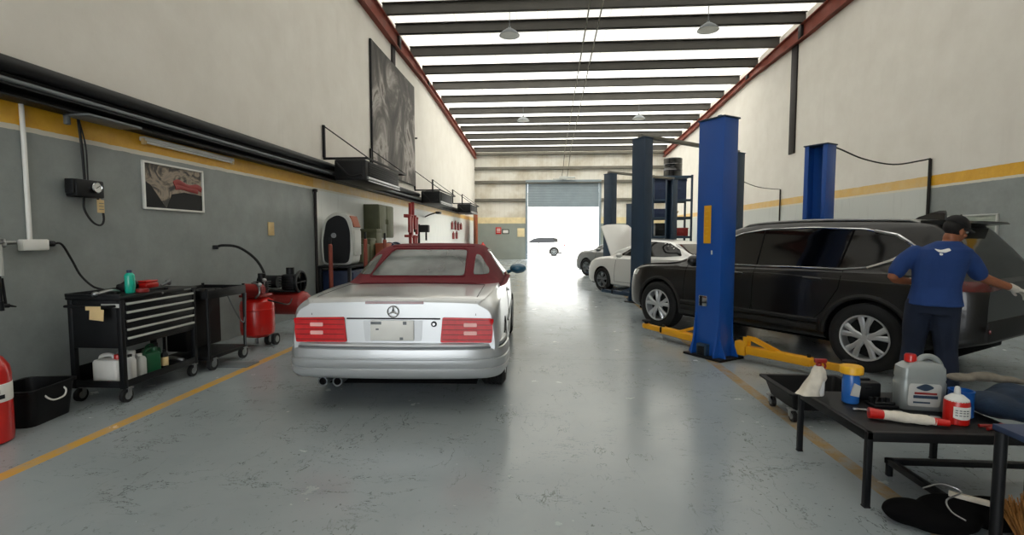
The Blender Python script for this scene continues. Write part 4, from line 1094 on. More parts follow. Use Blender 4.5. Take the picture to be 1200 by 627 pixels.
    for (dx, dy, a) in ((-.1, -.3, .3), (-.16, -.2, .8), (.17, .02, 1.2)):
        t = MB(); t.tube([(-.09, 0, .012), (.0, 0, .014), (.09, 0, .012)], .010, 8); t.box((.10, 0, .014), (.04, .03, .02), .006)
        tag(t.build('spanner', M['black'], loc=T+Vector((dx, dy, 0)), rz=a), 'dark spanner lying on the black trolley top', 'spanner', 'spanners on the trolley top')
    S = Vector((-4.02, 4.57, .171))
    def jerry(label, loc, sx, sy, h, m, cm, rz=0, g=None):
        q = thing('jerry_can', label, 'jerry can', loc, rz, g)
        t = MB()
        def ring(a, b, z): return [Vector((x, y, z)) for x, y in roundpoly([(-a, -b), (a, -b), (a, b), (-a, b)], min(a, b)*.5)]
        t.rings([ring(sx*.95, sy*.95, 0), ring(sx, sy, .01), ring(sx, sy, h*.72), ring(sx*.93, sy*.85, h*.80), ring(sx*.55, sy*.5, h*.84)])
        t.tube([(-sx*.75, 0, h*.72), (-sx*.7, 0, h*.9), (-sx*.2, 0, h*.97), (sx*.2, 0, h*.93), (sx*.35, 0, h*.8)], sy*.24, 8, 4)
        t.build('can_body', M[m], q)
        t = MB(); t.lathe([(sy*.42, h*.80), (sy*.42, h*.97), (sy*.36, h)], (sx*.62, 0, 0), 18); t.build('cap', M[cm], q)
        return q
    jerry('white plastic jug with a red cap, front of the trolley shelf', S+Vector((.0, -.30, 0)), .125, .075, .24, 'white', 'red')
    jerry('milky plastic jug behind the red-capped jug on the trolley shelf', S+Vector((.0, -.13, 0)), .10, .07, .235, 'whitedull', 'white')
    bottle('oil_bottle', 'white bottle at the corner post on the trolley shelf', S+Vector((.19, -.30, 0)), .042, .24, 'whitedull', 'black', group=None, square=True, oval=.8)
    bottle('oil_bottle', 'grey-white bottle standing between the white bottle and the green can', S+Vector((.19, -.19, 0)), .045, .22, 'greylt', 'white', square=True, oval=.85)
    jerry('green oil can, front one of two on the trolley shelf', S+Vector((.16, -.03, 0)), .075, .055, .24, 'green', 'green', R(80))
    jerry('darker green can behind the front green can', S+Vector((.06, .105, 0)), .075, .05, .25, 'green', 'black', R(80))
    bottle('label_bottle', 'small dark bottle with a cream label beside the green cans', S+Vector((.20, .10, 0)), .032, .19, 'black', 'black', labm='paper')
    t = MB(); t.tube([(-.1, 0, .03), (0, .03, .06), (.12, 0, .03)], .02, 8, 4); t.tube([(0, .03, .05), (.03, .12, .02)], .015, 8); t.box((-.1, 0, .03), (.06, .07, .05), .01)
    tag(t.build('grease_gun', M['steel'], loc=S+Vector((.12, .27, 0)), rz=.5), 'grease gun lying at the far end of the trolley shelf', 'tool')

    # service cart
    r = thing('service_cart', 'tall black service cart between the tool trolley and the compressor', 'cart', (-3.98, 5.52, 0))
    D, Wd = .26, .33
    t = MB()
    for sx in (-1, 1):
        for sy in (-1, 1): t.cyl((sx*D, sy*Wd, .10), (sx*D, sy*Wd, .92), .016, seg=12)
    t.build('frame', M['black'], r)
    t = MB(); t.span((-D-.02, -Wd-.02, .80), (D+.02, Wd+.02, .83), .006)
    for a, b in (((-D-.02, -Wd-.02, .82), (-D, Wd+.02, .90)), ((D, -Wd-.02, .82), (D+.02, Wd+.02, .90)), ((-D, -Wd-.02, .82), (D, -Wd, .90)), ((-D, Wd, .82), (D, Wd+.02, .90))): t.span(a, b, .004)
    t.build('top_tray', M['black'], r)
    t = MB(); t.span((-D, -Wd+.03, .20), (-.02, Wd-.03, .78), .02); t.build('side_panel', M['blackpl'], r)
    t = MB(); t.span((-D-.01, -Wd-.01, .12), (D+.01, Wd+.01, .16), .006); t.build('bottom_shelf', M['black'], r)
    for sx in (-1, 1):
        for sy in (-1, 1): caster(r, sx*(D-.0), sy*(Wd-.05), .075, .035)
    t = MB(); t.tube([(.27, .0, .82), (.30, .1, .6), (.29, .25, .45), (.27, .32, .5)], .008, 6, 5); t.tube([(.27, .32, .15), (.285, .33, .8)], .010, 6); t.build('cable', M['grey'], r)
    t = MB(); t.box((0, -.05, .03), (.2, .22, .06), .015); t.box((.05, .12, .025), (.12, .1, .05), .01); tag(t.build('tool_case', M['blackpl'], loc=(-3.98, 5.5, .832)), 'low black case on the service cart tray', 'case')
    t = MB(); t.span((-.2, -.13, 0), (.2, .13, .012), .004); t.box((.0, 0, .014), (.34, .2, .006), .002)
    tag(t.build('drain_cover', M['grey'], loc=(-3.60, 5.48, .0)), 'small dark grey cover plate on the floor below the service cart', 'cover')
    # red compressor: upright red tank, motor and pump, lying red receiver behind
    r = thing('air_compressor', 'red upright tank with pump, motor and small wheels by the left wall', 'compressor', (-3.92, 6.46, 0))
    t = MB(); t.lathe([(.06, .12), (.15, .14), (.205, .18), (.215, .24), (.215, .56), (.20, .62), (.14, .665), (.05, .68)], seg=36); t.lathe([(.2155, .50), (.2185, .505), (.2185, .52), (.2155, .525)], seg=36); t.build('tank', M['red'], r)
    for s in (-1, 1):
        t = MB(); t.cyl((.14+s*.05-.02, .1, .08), (.14+s*.05+.02, .1, .08), .08, seg=24); wo = t.build('tank_wheel', M['rubber'], r)
        t = MB(); t.cyl((.14+s*.05-.024, .1, .08), (.14+s*.05+.024, .1, .08), .045, seg=18); t.build('wheel_hub', M['steel'], wo)
    t = MB(); t.tube([(.14, .1, .08), (.14, .1, .2)], .014, 8); t.tube([(-.13, -.1, 0), (-.13, -.1, .2)], .018, 8); t.tube([(-.1, .14, 0), (-.1, .14, .2)], .018, 8); t.build('leg', M['grey'], r)
    t = MB(); t.cyl((-.10, -.12, .78), (.14, -.12, .78), .085, seg=24); t.cyl((.14, -.12, .78), (.17, -.12, .78), .07, .05); t.box((0, -.02, .70), (.3, .3, .03), .006); t.build('motor', M['reddk'], r)
    t = MB(); t.box((.0, .13, .79), (.13, .13, .16), .02)
    for k in range(5): t.box((.0, .13, .75+k*.03), (.17, .17, .008), .002)
    t.cyl((0, .13, .87), (0, .13, .92), .035); t.cyl((0, .13, .92), (0, .13, .985), .05); t.build('pump', M['black'], r)
    t = MB(); t.tube([(.1, -.2, .68), (.16, -.2, .76), (.12, -.18, .86), (.02, -.14, .88)], .012, 8, 4); t.sph((.16, -.2, .86), (.03, .03, .03), 12); t.cyl((.16, -.2, .75), (.16, -.2, .86), .01); t.build('gauge', M['steel'], r)
    t = MB(); t.sph((.1, .02, .9), (.028, .028, .028), 12); t.cyl((.1, .02, .70), (.1, .02, .9), .009); t.build('gauge', M['steel'], r)
    t = MB(); t.tube([(.18, -.05, .64), (.26, .1, .58), (.26, .34, .53), (.2, .55, .58)], .010, 8, 5); t.build('hose', M['blackpl'], r)
    r = thing('air_compressor', 'second compressor with a lying dull red tank beyond the upright red one', 'compressor', (-4.10, 7.32, 0))
    t = MB(); t.lathe([(.03, -.50), (.12, -.48), (.17, -.43), (.18, -.38), (.18, .38), (.17, .43), (.12, .48), (.03, .5)], (0, 0, .48), 32, (0, PI/2, 0)); t.build('tank', M['reddk'], r)
    t = MB(); t.lathe([(.05, 0), (.08, .012), (.05, .025)], (.49, 0, .48), 20, (0, PI/2, 0)); t.build('tank_flange', M['grey'], r)
    for sx in (-.33, .38):
        for sy in (-.12, .12):
            t = MB(); t.tube([(sx, sy, 0), (sx, sy, .38)], .018, 8); t.build('leg', M['grey'], r)
    t = MB(); t.box((0, 0, .67), (.66, .3, .02), .004); t.cyl((-.28, 0, .80), (.02, 0, .80), .10, seg=24); t.box((.2, 0, .80), (.2, .2, .24), .03)
    for k in range(5): t.box((.2, 0, .74+k*.04), (.24, .24, .01), .002)
    t.cyl((.2, 0, .92), (.2, 0, 1.02), .06); t.build('motor', M['black'], r)
    t = MB(); t.lathe([(.17, -.02), (.18, 0), (.17, .02), (.15, .02), (.15, -.02)], (.36, 0, .80), 28, (0, PI/2, 0)); t.tube([(.36, -.16, .80), (.36, .16, .80)], .012, 6); t.tube([(.36, 0, .64), (.36, 0, .96)], .012, 6); t.build('belt_guard', M['black'], r)

    # far left: workbench and machines against the pale wall
    r = thing('workbench', 'long dark workbench with blue drawer fronts against the pale wall', 'workbench', (-4.22, 11.5, 0))
    t = MB(); t.span((-.36, -1.9, .86), (.36, 2.6, .91), .008); t.build('bench_top', M['black'], r)
    for y in (-1.85, -.3, 1.2, 2.5):
        for x in (-.3, .3):
            t = MB(); t.span((x-.03, y-.03, 0), (x+.03, y+.03, .86), .004); t.build('leg', M['black'], r)
    for y in (-1.1, .45):
        t = MB(); t.span((-.3, y-.65, .12), (.30, y+.62, .80), .01); cb = t.build('drawer_unit', M['bluedrk'], r)
        for k in range(3):
            t = MB(); t.span((.30, y-.6, .16+k*.21), (.318, y+.58, .34+k*.21), .004); t.box((.325, y, .31+k*.21), (.02, .5, .015), .004); t.build('drawer_front', M['bluedrk'], cb)
    r = thing('workshop_machine', 'rounded grey machine with a dark oval side and a red label on the workbench', 'machine', (-4.22, 10.0, .911))
    t = MB()
    pf = [(-.30, 0), (.30, 0), (.33, .25), (.34, .65), (.30, .92), (.20, 1.04), (.05, 1.08), (-.12, 1.04), (-.27, .90), (-.33, .6), (-.33, .2)]
    t.prism(roundpoly(pf, .1), -.22, .22, 'xz', .03); t.build('casing', M['greylt'], r)
    t = MB(); t.prism(roundpoly([(-.26, .04), (.24, .04), (.28, .3), (.28, .7), (.2, .95), (.02, 1.02), (-.2, .9), (-.28, .5)], .1), -.235, -.215, 'xz'); t.build('side_cover', M['black'], r)
    t = MB(); t.box((.30, -.0, .88), (.03, .34, .24), .008, (0, -.35, 0)); t.build('label_plate', M['wood'], r)
    t = MB(); t.box((.345, 0, .45), (.02, .36, .5), .01); t.build('front_panel', M['greylt'], r)
    t = MB(); t.cyl((-.05, -.24, .6), (-.05, -.26, .6), .05, seg=20); t.build('knob', M['steel'], r)
    def pole(loc, h, label):
        q = thing('barrier_post', label, 'post', loc)
        t = MB(); t.cyl((0, 0, .02), (0, 0, h), .038, seg=16); t.sph((0, 0, h), (.038, .038, .03), 14); t.build('tube', M['redox'], q)
        t = MB(); t.lathe([(.16, 0), (.16, .015), (.05, .03)], seg=24); t.build('foot', M['black'], q)
        t = MB(); t.cyl((0, 0, h+.02), (0, 0, h+.16), .022, seg=12); t.build('top_pin', M['black'], q)
    pole((-4.12, 9.25, 0), 1.32, 'red-brown post standing left of the grey rounded machine')
    pole((-3.62, 9.75, 0), 1.42, 'red-brown post nearest the silver car, in front of the workbench')
    pole((-3.42, 10.35, 0), 1.40, 'red-brown post close behind the one nearest the silver car')
    B0 = .911
    def crate(loc, d, m, label, g=None, rz=0):
        t = MB(); x, y, z = d; t.box((0, 0, z/2), d, .012); t.box((0, 0, z*.93), (x+.016, y+.016, z*.09), .006); t.box((x/2, 0, z*.45), (.012, y*.5, z*.12), .004)
        tag(t.build('storage_box', M[m], loc=loc, rz=rz), label, 'box', g)
    crate((-4.25, 10.95, B0), (.4, .45, .40), 'olive', 'olive box on the workbench, lowest of the stepped stack')
    crate((-4.25, 11.42, B0), (.4, .36, .54), 'olive', 'taller olive box behind the lowest one on the workbench')
    crate((-4.25, 11.86, B0), (.4, .40, .76), 'olive', 'tallest olive box of the stepped row on the workbench')
    crate((-3.90, 11.7, B0), (.26, .42, .42), 'wood', 'brown box in front of the olive boxes on the workbench')
    r = thing('wall_cabinet', 'dark olive cabinet with open doors above the workbench', 'cabinet', (XL, 12.9, 1.45))
    t = MB(); t.span((0, -.6, 0), (.38, .6, .85), .01); t.build('cabinet_body', M['olive'], r)
    for s in (-1, 1):
        t = MB(); t.span((.38, s*.02, .02), (.40, s*.58, .83), .004); t.box((.41, s*.08, .42), (.02, .02, .12), .004); t.build('door', M['olive'], r)
    r = thing('bench_grinder', 'black bench grinder on the workbench below the olive cabinet', 'grinder', (-4.05, 12.9, B0))
    t = MB(); t.span((-.14, -.16, 0), (.14, .16, .08), .02); t.cyl((0, -.22, .26), (0, .22, .26), .13, seg=24); t.box((0, 0, .14), (.16, .18, .2), .03); t.build('motor', M['black'], r)
    for s in (-1, 1):
        t = MB(); t.cyl((0, s*.24, .26), (0, s*.32, .26), .17, seg=28); t.build('wheel_guard', M['bluedrk'], r)
    # white chairs / trestles in front of the bench end
    for k, (x, y, lab) in enumerate(((-3.62, 12.5, 'white slatted stool in front of the workbench, left of the two'), (-3.52, 13.5, 'white slatted stool farther along the workbench'))):
        q = thing('stool', lab, 'stool', (x, y, 0), 0, 'white stools by the workbench')
        t = MB(); t.box((0, 0, .78), (.42, .42, .04), .01); t.build('seat', M['white'], q)
        t = MB()
        for z in (.95, 1.08, 1.2): t.box((.19, 0, z), (.025, .42, .07), .006)
        for s in (-1, 1): t.box((.19, s*.2, 1.0), (.03, .03, .46), .005)
        t.build('backrest', M['white'], q)
        for sx in (-1, 1):
            for sy in (-1, 1):
                t = MB(); t.box((sx*.19, sy*.19, .39), (.035, .035, .77), .005); t.build('leg', M['white'], q)
    # red tool stand
    r = thing('tool_stand', 'dark red stand with hooks and hanging tools against the pale wall', 'stand', (-4.15, 15.0, 0))
    t = MB(); t.cyl((0, 0, .03), (0, 0, 2.5), .05, seg=14); t.box((0, 0, .015), (.6, .8, .03), .008); t.box((0, 0, 2.1), (.12, 1.0, .10), .01); t.box((0, 0, 1.5), (.12, .9, .08), .01); t.box((0, .3, 2.3), (.1, .08, .5), .01); t.build('frame', M['reddk'], r)
    for y, z, h in ((-.4, 1.85, .5), (-.15, 1.8, .55), (.2, 1.9, .4), (.42, 1.8, .5), (-.3, 1.3, .4), (.1, 1.25, .45), (.36, 1.3, .35)):
        t = MB(); t.box((.09, y, z), (.07, .15, h), .02); t.box((.09, y, z+h*.5), (.1, .08, .08), .01); t.build('clamp', M['reddk'], r)
    r = thing('drill_press', 'small dark drill press beyond the red stand', 'drill press', (-4.2, 16.6, 0))
    t = MB(); t.box((0, 0, .45), (.5, .6, .9), .01); t.build('cabinet', M['whitedull'], r)
    t = MB(); t.cyl((-.1, 0, .9), (-.1, 0, 1.9), .04); t.box((0, 0, 1.75), (.5, .25, .25), .03); t.cyl((.15, 0, 1.35), (.15, 0, 1.65), .03); t.box((.05, 0, 1.2), (.4, .35, .04), .006); t.build('press', M['black'], r)
    # brown board near the far corner, plus small red tank by the partition
    t = MB(); t.span((-.05, -.9, 0), (.05, .9, 2.85), .01); t.span((-.06, -.95, 0), (.06, -.88, 2.88), .006); t.span((-.06, .88, 0), (.06, .95, 2.88), .006)
    tag(t.build('door_leaf', M['wood'], loc=(-4.12, 28.9, 0), rz=R(12)), 'tall red-brown board leaning open near the far left corner', 'board')
    t = MB(); t.lathe([(.16, 0), (.2, .03), (.2, .8), (.15, .95), (.05, 1.02), (.05, 1.1)], seg=24); tag(t.build('gas_cylinder', M['red'], loc=(-4.0, 31.3, 0)), 'red cylinder at the foot of the far left corner', 'cylinder')
    # notices on the far panel
    r = thing('notice', 'red square notice with a white box beside it on the far grey panel', 'sign', (-2.85, YF-.03, 1.62))
    t = MB(); t.box((-.22, 0, .22), (.36, .03, .44), .004); t.build('red_panel', M['red'], r)
    t = MB(); t.box((.24, 0, .16), (.44, .03, .3), .004); wp = t.build('dark_panel', M['black'], r)
    t = MB(); t.box((.24, -.017, .16), (.34, .008, .2), .002); t.build('white_panel', M['white'], wp)
    t = MB()
    for z in (.12, .2, .28, .34): t.box((-.22, -.017, z), (.24, .006, .03), .002)
    t.build('notice_print', M['white'], r)
    t = MB(); t.box((0, 0, 0), (.46, .03, .55), .004); tag(t.build('notice', M['cream'], loc=(-1.62, YF-.03, 1.72)), 'pale paper notice beside the far door jamb', 'sign')

# ------------------------------------------------------------------ right side, near the camera
def build_right_near():
    # low steel table
    r = thing('work_table', 'low black steel work table crowded with bottles, at the lower right', 'table', (2.19, 3.15, 0))
    t = MB(); t.span((-.42, -.36, .395), (.44, .38, .425), .004); t.span((-.43, -.37, .375), (-.40, .39, .428), .003); t.span((-.43, -.37, .375), (.45, -.34, .428), .003); t.build('table_top', M['blackpl'], r)
    for x, y in ((-.415, -.355), (-.415, .37), (.42, .30), (.43, -.35)):
        t = MB(); t.box((x, y, .195), (.032, .032, .39), .004); t.box((x, y, .004), (.036, .036, .008), .002); t.build('leg', M['black'], r)
    T = .4255
    # taller table with dark cloth at the right edge
    r = thing('work_table', 'taller dark work table cut off by the right edge of the picture', 'table', (2.56, 2.10, 0))
    t = MB(); t.span((-.46, -.6, .59), (.9, .34, .62), .006); t.build('table_top', M['bluedrk'], r)
    for x, y in ((-.44, .31), (-.44, -.57), (.86, .31), (.86, -.57)):
        t = MB(); t.cyl((x, y, 0), (x, y, .59), .024, seg=14); t.build('leg', M['black'], r)
    # floor frame
    r = thing('floor_frame', 'low black steel frame on short feet underneath the work table', 'frame', (2.15, 3.18, 0))
    t = MB(); t.span((-.02, -.50, .075), (.02, .02, .11), .004); t.span((-.02, -.02, .075), (1.25, .02, .11), .004); t.span((1.21, -.5, .075), (1.25, .02, .11), .004); t.build('rail', M['black'], r)
    for x, y in ((0, 0), (0, -.46), (1.23, 0), (1.23, -.46)):
        t = MB(); t.box((x, y, .038), (.03, .03, .076), .003); t.build('foot', M['black'], r)
    # trigger spray bottle wrapped in a rag
    r = thing('spray_bottle', 'white spray bottle with a red trigger head at the back corner of the low table', 'bottle', (1.84, 3.44, T))
    t = MB(); t.lathe([(.036, 0), (.04, .01), (.04, .10), (.034, .15), (.018, .185), (.015, .20)], seg=22); t.build('bottle_body', M['white'], r)
    t = MB(); t.cyl((0, 0, .195), (0, 0, .22), .018); t.box((.01, 0, .235), (.08, .026, .03), .008); t.tube([(.035, 0, .225), (.045, 0, .20), (.035, 0, .175)], .007, 6); t.build('trigger_head', M['reddk'], r)
    t = MB(); rs = []
    for z, rx, ry, ox in ((.20, .024, .024, 0), (.17, .04, .04, 0), (.12, .050, .05, -.005), (.07, .055, .054, -.03), (.03, .06, .05, -.05), (.003, .075, .055, -.06)):
        rs.append([Vector((ox+rx*math.cos(a)*(1+.12*math.sin(5*a+z*30)), ry*math.sin(a)*(1+.12*math.sin(5*a+z*30)), z)) for a in [2*PI*k/36 for k in range(36)]])
    t.rings(rs).build('rag_wrap', M['rag'], r)
    # blue jar with yellow lid
    r = thing('jar', 'blue jar with a wide yellow lid at the rear of the low table', 'jar', (1.97, 3.30, T))
    t = MB(); t.lathe([(.045, 0), (.05, .008), (.05, .15), (.045, .175), (.042, .19)], seg=28); t.build('jar_body', M['bluejar'], r)
    t = MB(); t.lathe([(.062, .19), (.066, .194), (.066, .232), (.060, .24)], seg=32); t.build('lid', M['yellowbr'], r)
    t = MB(); t.lathe([(.0505, .05), (.0512, .052), (.0512, .135), (.0505, .137)], seg=28); t.build('jar_label', M['bluejar' if False else 'greylt'], r) if False else None
    t = MB(); t.prism([(-.03, .06), (.02, .05), (.03, .12), (-.01, .14)], -.055, -.047, 'xz'); t.build('label_patch', M['greylt'], r)
    # silver oil jug
    r = thing('oil_jug', 'large silver-grey oil jug with a red cap on the low table', 'jug', (2.33, 3.22, T), R(-8))
    t = MB()
    def rg(a, b, z, ox=0): return [Vector((x+ox, y, z)) for x, y in roundpoly([(-a, -b), (a, -b), (a, b), (-a, b)], min(a, b)*.5)]
    t.rings([rg(.115, .06, 0), rg(.122, .066, .012), rg(.124, .067, .17), rg(.118, .064, .185), rg(.122, .066, .20), rg(.118, .062, .26), rg(.095, .052, .285, .01), rg(.05, .035, .30, .01)])
    t.tube([(-.02, 0, .29), (.02, 0, .325), (.07, 0, .32), (.105, 0, .28), (.115, 0, .2)], .018, 10, 4)
    t.build('jug_body', M['jug'], r)
    t = MB(); t.lathe([(.028, .29), (.032, .295), (.032, .33), (.026, .34)], (-.055, 0, 0), 20); t.build('cap', M['red'], r)
    t = MB(); t.prism(roundpoly([(-.095, .03), (.08, .03), (.085, .17), (-.09, .17)], .02), -.071, -.066, 'xz'); lb = t.build('front_label', M['greylt'], r)
    t = MB(); t.prism(roundpoly([(-.06, .145), (0, .175), (.05, .15), (.0, .125)], .02), -.0745, -.071, 'xz'); t.box((-.0, -.0725, .09), (.13, .003, .018)); t.box((-.02, -.0725, .055), (.09, .003, .01)); t.build('label_print', M['bluedk'], lb)
    t = MB(); t.box((.0, -.0725, .112), (.12, .003, .012)); t.build('red_print', M['reddk'], lb)
    # blue can
    r = thing('can', 'blue open can between the oil jug and the red bottle', 'can', (2.485, 3.10, T))
    t = MB(); t.lathe([(.060, 0), (.063, .004), (.061, .008), (.061, .145), (.064, .149), (.064, .155), (.056, .155), (.056, .02)], seg=32); t.build('can_body', M['bluecup'], r)
    t = MB(); t.lathe([(.0565, .08), (.0565, .09), (.02, .09)], seg=28); t.build('contents', M['bluedrk'], r)
    # red bottle with pale label and nozzle
    r = thing('squeeze_bottle', 'red bottle with a white label and pale nozzle at the front of the low table', 'bottle', (2.36, 2.97, T))
    t = MB(); t.lathe([(.055, 0), (.06, .006), (.06, .125), (.055, .14), (.04, .155)], seg=30); t.build('bottle_body', M['red'], r)
    t = MB(); t.lathe([(.058, .128), (.056, .142), (.03, .165), (.016, .17), (.014, .20), (.010, .212), (.004, .215)], seg=24); t.build('nozzle', M['whitedull'], r)
    t = MB(); rs = []
    for k in range(13):
        a = -PI*.78+PI*.55*k/12; rs.append([Vector(((.0605+d)*math.cos(a), (.0605+d)*math.sin(a), z)) for d, z in ((0, .035+.01*(abs(k-6)/6)**2), (.0012, .035+.01*(abs(k-6)/6)**2), (.0012, .108), (0, .108))])
    lb = t.rings(rs).build('front_label', M['white'], r)
    t = MB()
    for z in (.06, .075, .088):
        for k in range(4):
            a = -PI*.70+PI*.09*k; t.box((.0622*math.cos(a), .0622*math.sin(a), z), (.002, .012, .005), 0, (0, 0, a))
    t.build('label_print', M['grey'], lb)
    # torch-like tool wrapped in white
    r = thing('wrapped_tool', 'red-ended tool wrapped in white cloth lying on the front edge of the low table', 'tool', (2.06, 2.95, T+.004), R(-18))
    t = MB(); t.cyl((-.17, 0, .032), (-.09, 0, .03), .032, .026, 20); t.build('red_end', M['red'], r)
    t = MB(); t.cyl((.14, 0, .024), (.21, 0, .022), .022, .018, 16); t.build('red_end', M['red'], r)
    t = MB(); t.tube([(-.1, 0, .03), (-.04, .004, .028), (.03, -.003, .027), (.09, .003, .025), (.15, 0, .023)], [.028, .031, .027, .029, .022], 14, 3); t.build('cloth_wrap', M['rag'], r)
    for (x, y, a, L) in ((2.02, 3.12, -.2, .22), (2.16, 3.06, -.35, .26)):
        t = MB(); t.cyl((-L/2, 0, .008), (L/2, 0, .008), .007, seg=10); t.box((L/2, 0, .01), (.05, .025, .018), .005); t.box((-L/2, 0, .009), (.03, .022, .014), .004)
        tag(t.build('spanner', M['steel'], loc=(x, y, T), rz=a), 'thin steel spanner lying on the low table behind the wrapped tool', 'spanner', 'spanners on the low table')
    t = MB(); t.box((0, 0, .06), (.17, .13, .12), .015); t.box((0, 0, .125), (.09, .03, .02), .008); t.box((0, -.068, .085), (.04, .006, .02), .003)
    tag(t.build('tool_case', M['black'], loc=(2.10, 3.40, T)), 'dark case with a small clasp behind the blue jar', 'case')
    t = MB(); t.span((-.072, -.055, 0), (.072, .055, .018), .004)
    for k in range(4): t.cyl((-.05+k*.033, .02, .018), (-.05+k*.033, .02, .05), .013, seg=12)
    t.cyl((-.06, -.03, .026), (.06, -.03, .026), .009, seg=10)
    tag(t.build('socket_tray', M['black'], loc=(2.12, 3.235, T)), 'black socket tray on the low table between the blue jar and the oil jug', 'tray')
    t = MB(); t.tube([(-.1, .02, .012), (-.03, .008, .014), (.02, 0, .016), (.07, .012, .014)], .009, 8, 4); t.tube([(-.1, -.03, .012), (-.03, -.008, .014), (.02, 0, .016), (.07, -.008, .014)], .009, 8, 4); t.cyl((.015, 0, .004), (.015, 0, .028), .015, seg=14)
    tag(t.build('pliers', M['reddk'], loc=(2.53, 2.89, T), rz=.1), 'dark red pliers right of the red bottle on the low table', 'pliers')
    # heap of cloth and rag
    def heap(name, m, loc, pts, vox, label, cat):
        t = MB()
        for c, rr in pts: t.sph(c, rr, 16)
        o = t.build(name, M[m], loc=loc)
        bake(o, [('REMESH', dict(mode='VOXEL', voxel_size=vox)), ('SMOOTH', dict(factor=.5, iterations=5))])
        for p in o.data.polygons: p.use_smooth = True
        return tag(o, label, cat)
    heap('cloth', 'cloth', (2.815, 3.10, .494), [((-.14, 0, .0), (.13, .16, .07)), ((.05, .03, .01), (.2, .18, .09)), ((.22, 0, -.01), (.2, .15, .075)), ((-.05, -.10, -.01), (.13, .1, .055)), ((.12, -.12, 0), (.18, .1, .06)), ((.02, .08, .05), (.1, .09, .06))], .012, 'heap of dark blue work cloth beside the red bottle', 'cloth')
    heap('rag', 'greyrag', (2.76, 3.28, .602), [((-.12, .02, .0), (.09, .06, .025)), ((0, 0, .012), (.1, .05, .03)), ((.1, -.01, .0), (.1, .045, .022)), ((.2, -.02, -.01), (.06, .03, .016))], .008, 'crumpled grey-brown rag on top of the dark blue cloth', 'rag')
    # low wheeled tray
    r = thing('drip_tray_cart', 'low black drip tray on casters behind the work table', 'tray', (2.27, 4.28, 0))
    t = MB()
    def rq(sx, sy, z): return [Vector((x, y, z)) for x, y in roundpoly([(-sx, -sy), (sx, -sy), (sx, sy), (-sx, sy)], .03)]
    t.rings([rq(.27, .22, .10), rq(.31, .27, .235), rq(.345, .30, .24), rq(.345, .30, .255), rq(.30, .26, .255), rq(.26, .21, .115)]); t.build('tray', M['blackpl'], r)
    for x, y in ((-.27, -.20), (-.27, .17), (.14, -.22), (.27, .17)): caster(r, x, y, .045, .03, top=.11)
    t = MB(); t.tube([(-.1, -.3, .21), (.02, -.33, .16), (.12, -.34, .14), (.22, -.33, .14)], .006, 6, 5); t.build('wire', M['steel'], r)
    # black bag, strip, wire, broom
    heap('bag', 'well', (2.27, 2.64, .055), [((-.36, .02, 0), (.13, .10, .06)), ((-.14, .04, .0), (.17, .12, .075)), ((.06, .03, 0), (.17, .12, .075)), ((-.24, -.04, -.01), (.18, .10, .055))], .014, 'flattened black bag on the floor under the tables', 'bag')
    t = MB(); t.box((0, 0, 0), (.16, .035, .022), .004); t.box((0, -.012, .0125), (.15, .006, .004)); tag(t.build('metal_strip', M['rag'], loc=(2.20, 2.66, .138), rz=R(-38)), 'short pale strip lying on the black bag', 'strip')
    t = MB(); t.tube([(-.12, .10, .10), (-.02, .11, .12), (.05, .07, .10), (-.06, .02, .08), (-.08, -.04, .05), (-.06, -.10, .04)], .0042, 8, 5); tag(t.build('wire', M['steel'], loc=(2.12, 2.60, .065)), 'bent silver wire beside the pale strip on the black bag', 'wire')
    r = thing('straw_broom', 'upturned straw broom head standing at the lower right corner', 'broom', (2.33, 2.44, 0))
    t = MB()
    for k in range(220):
        a = random.uniform(0, 2*PI); q = random.uniform(0, 1)**.5; lean = .11*q
        x0, y0 = .055*q*math.cos(a), .04*q*math.sin(a)
        t.cyl((x0, y0, .02), (x0+lean*math.cos(a)+random.uniform(-.01, .01), y0+lean*math.sin(a)*.7, .22+random.uniform(-.04, .03)), .0032, .002, 5)
    o = t.build('bristles', M['straw'], r); o['kind'] = 'stuff'
    t = MB(); t.lathe([(.05, 0), (.065, .01), (.075, .09), (.08, .10), (.06, .10)], seg=24); t.build('binding', M['wood'], r)

# ------------------------------------------------------------------ person
def ell(c, rx, ry, n=24, tilt=None):
    out = []
    for k in range(n):
        a = 2*PI*k/n; v = Vector((rx*math.cos(a), ry*math.sin(a), 0))
        if tilt: v = tilt @ v
        out.append(Vector(c)+v)
    return out
def limb(mb, pts, rad, seg=14, sub=4):
    P = catmull([Vector(p) for p in pts], sub); n = len(P); m = len(rad)-1
    rs = []
    for i in range(n):
        u = i/(n-1)*m; k = min(int(u), m-1); rs.append(rad[k]+(rad[k+1]-rad[k])*(u-k))
    up = None; rings = []
    for i in range(n):
        a, b = P[max(0, i-1)], P[min(n-1, i+1)]; tg = (b-a).normalized()
        if up is None: up = Vector((0, 1, 0)) if abs(tg.y) < .8 else Vector((1, 0, 0))
        u = (up-tg*up.dot(tg)).normalized(); w = tg.cross(u); up = u
        rings.append([P[i]+u*math.cos(2*PI*k/seg)*rs[i]+w*math.sin(2*PI*k/seg)*rs[i] for k in range(seg)])
    mb.rings(rings)
    mb.sph(P[0], rs[0]*.98, 12); mb.sph(P[-1], rs[-1]*.98, 12)
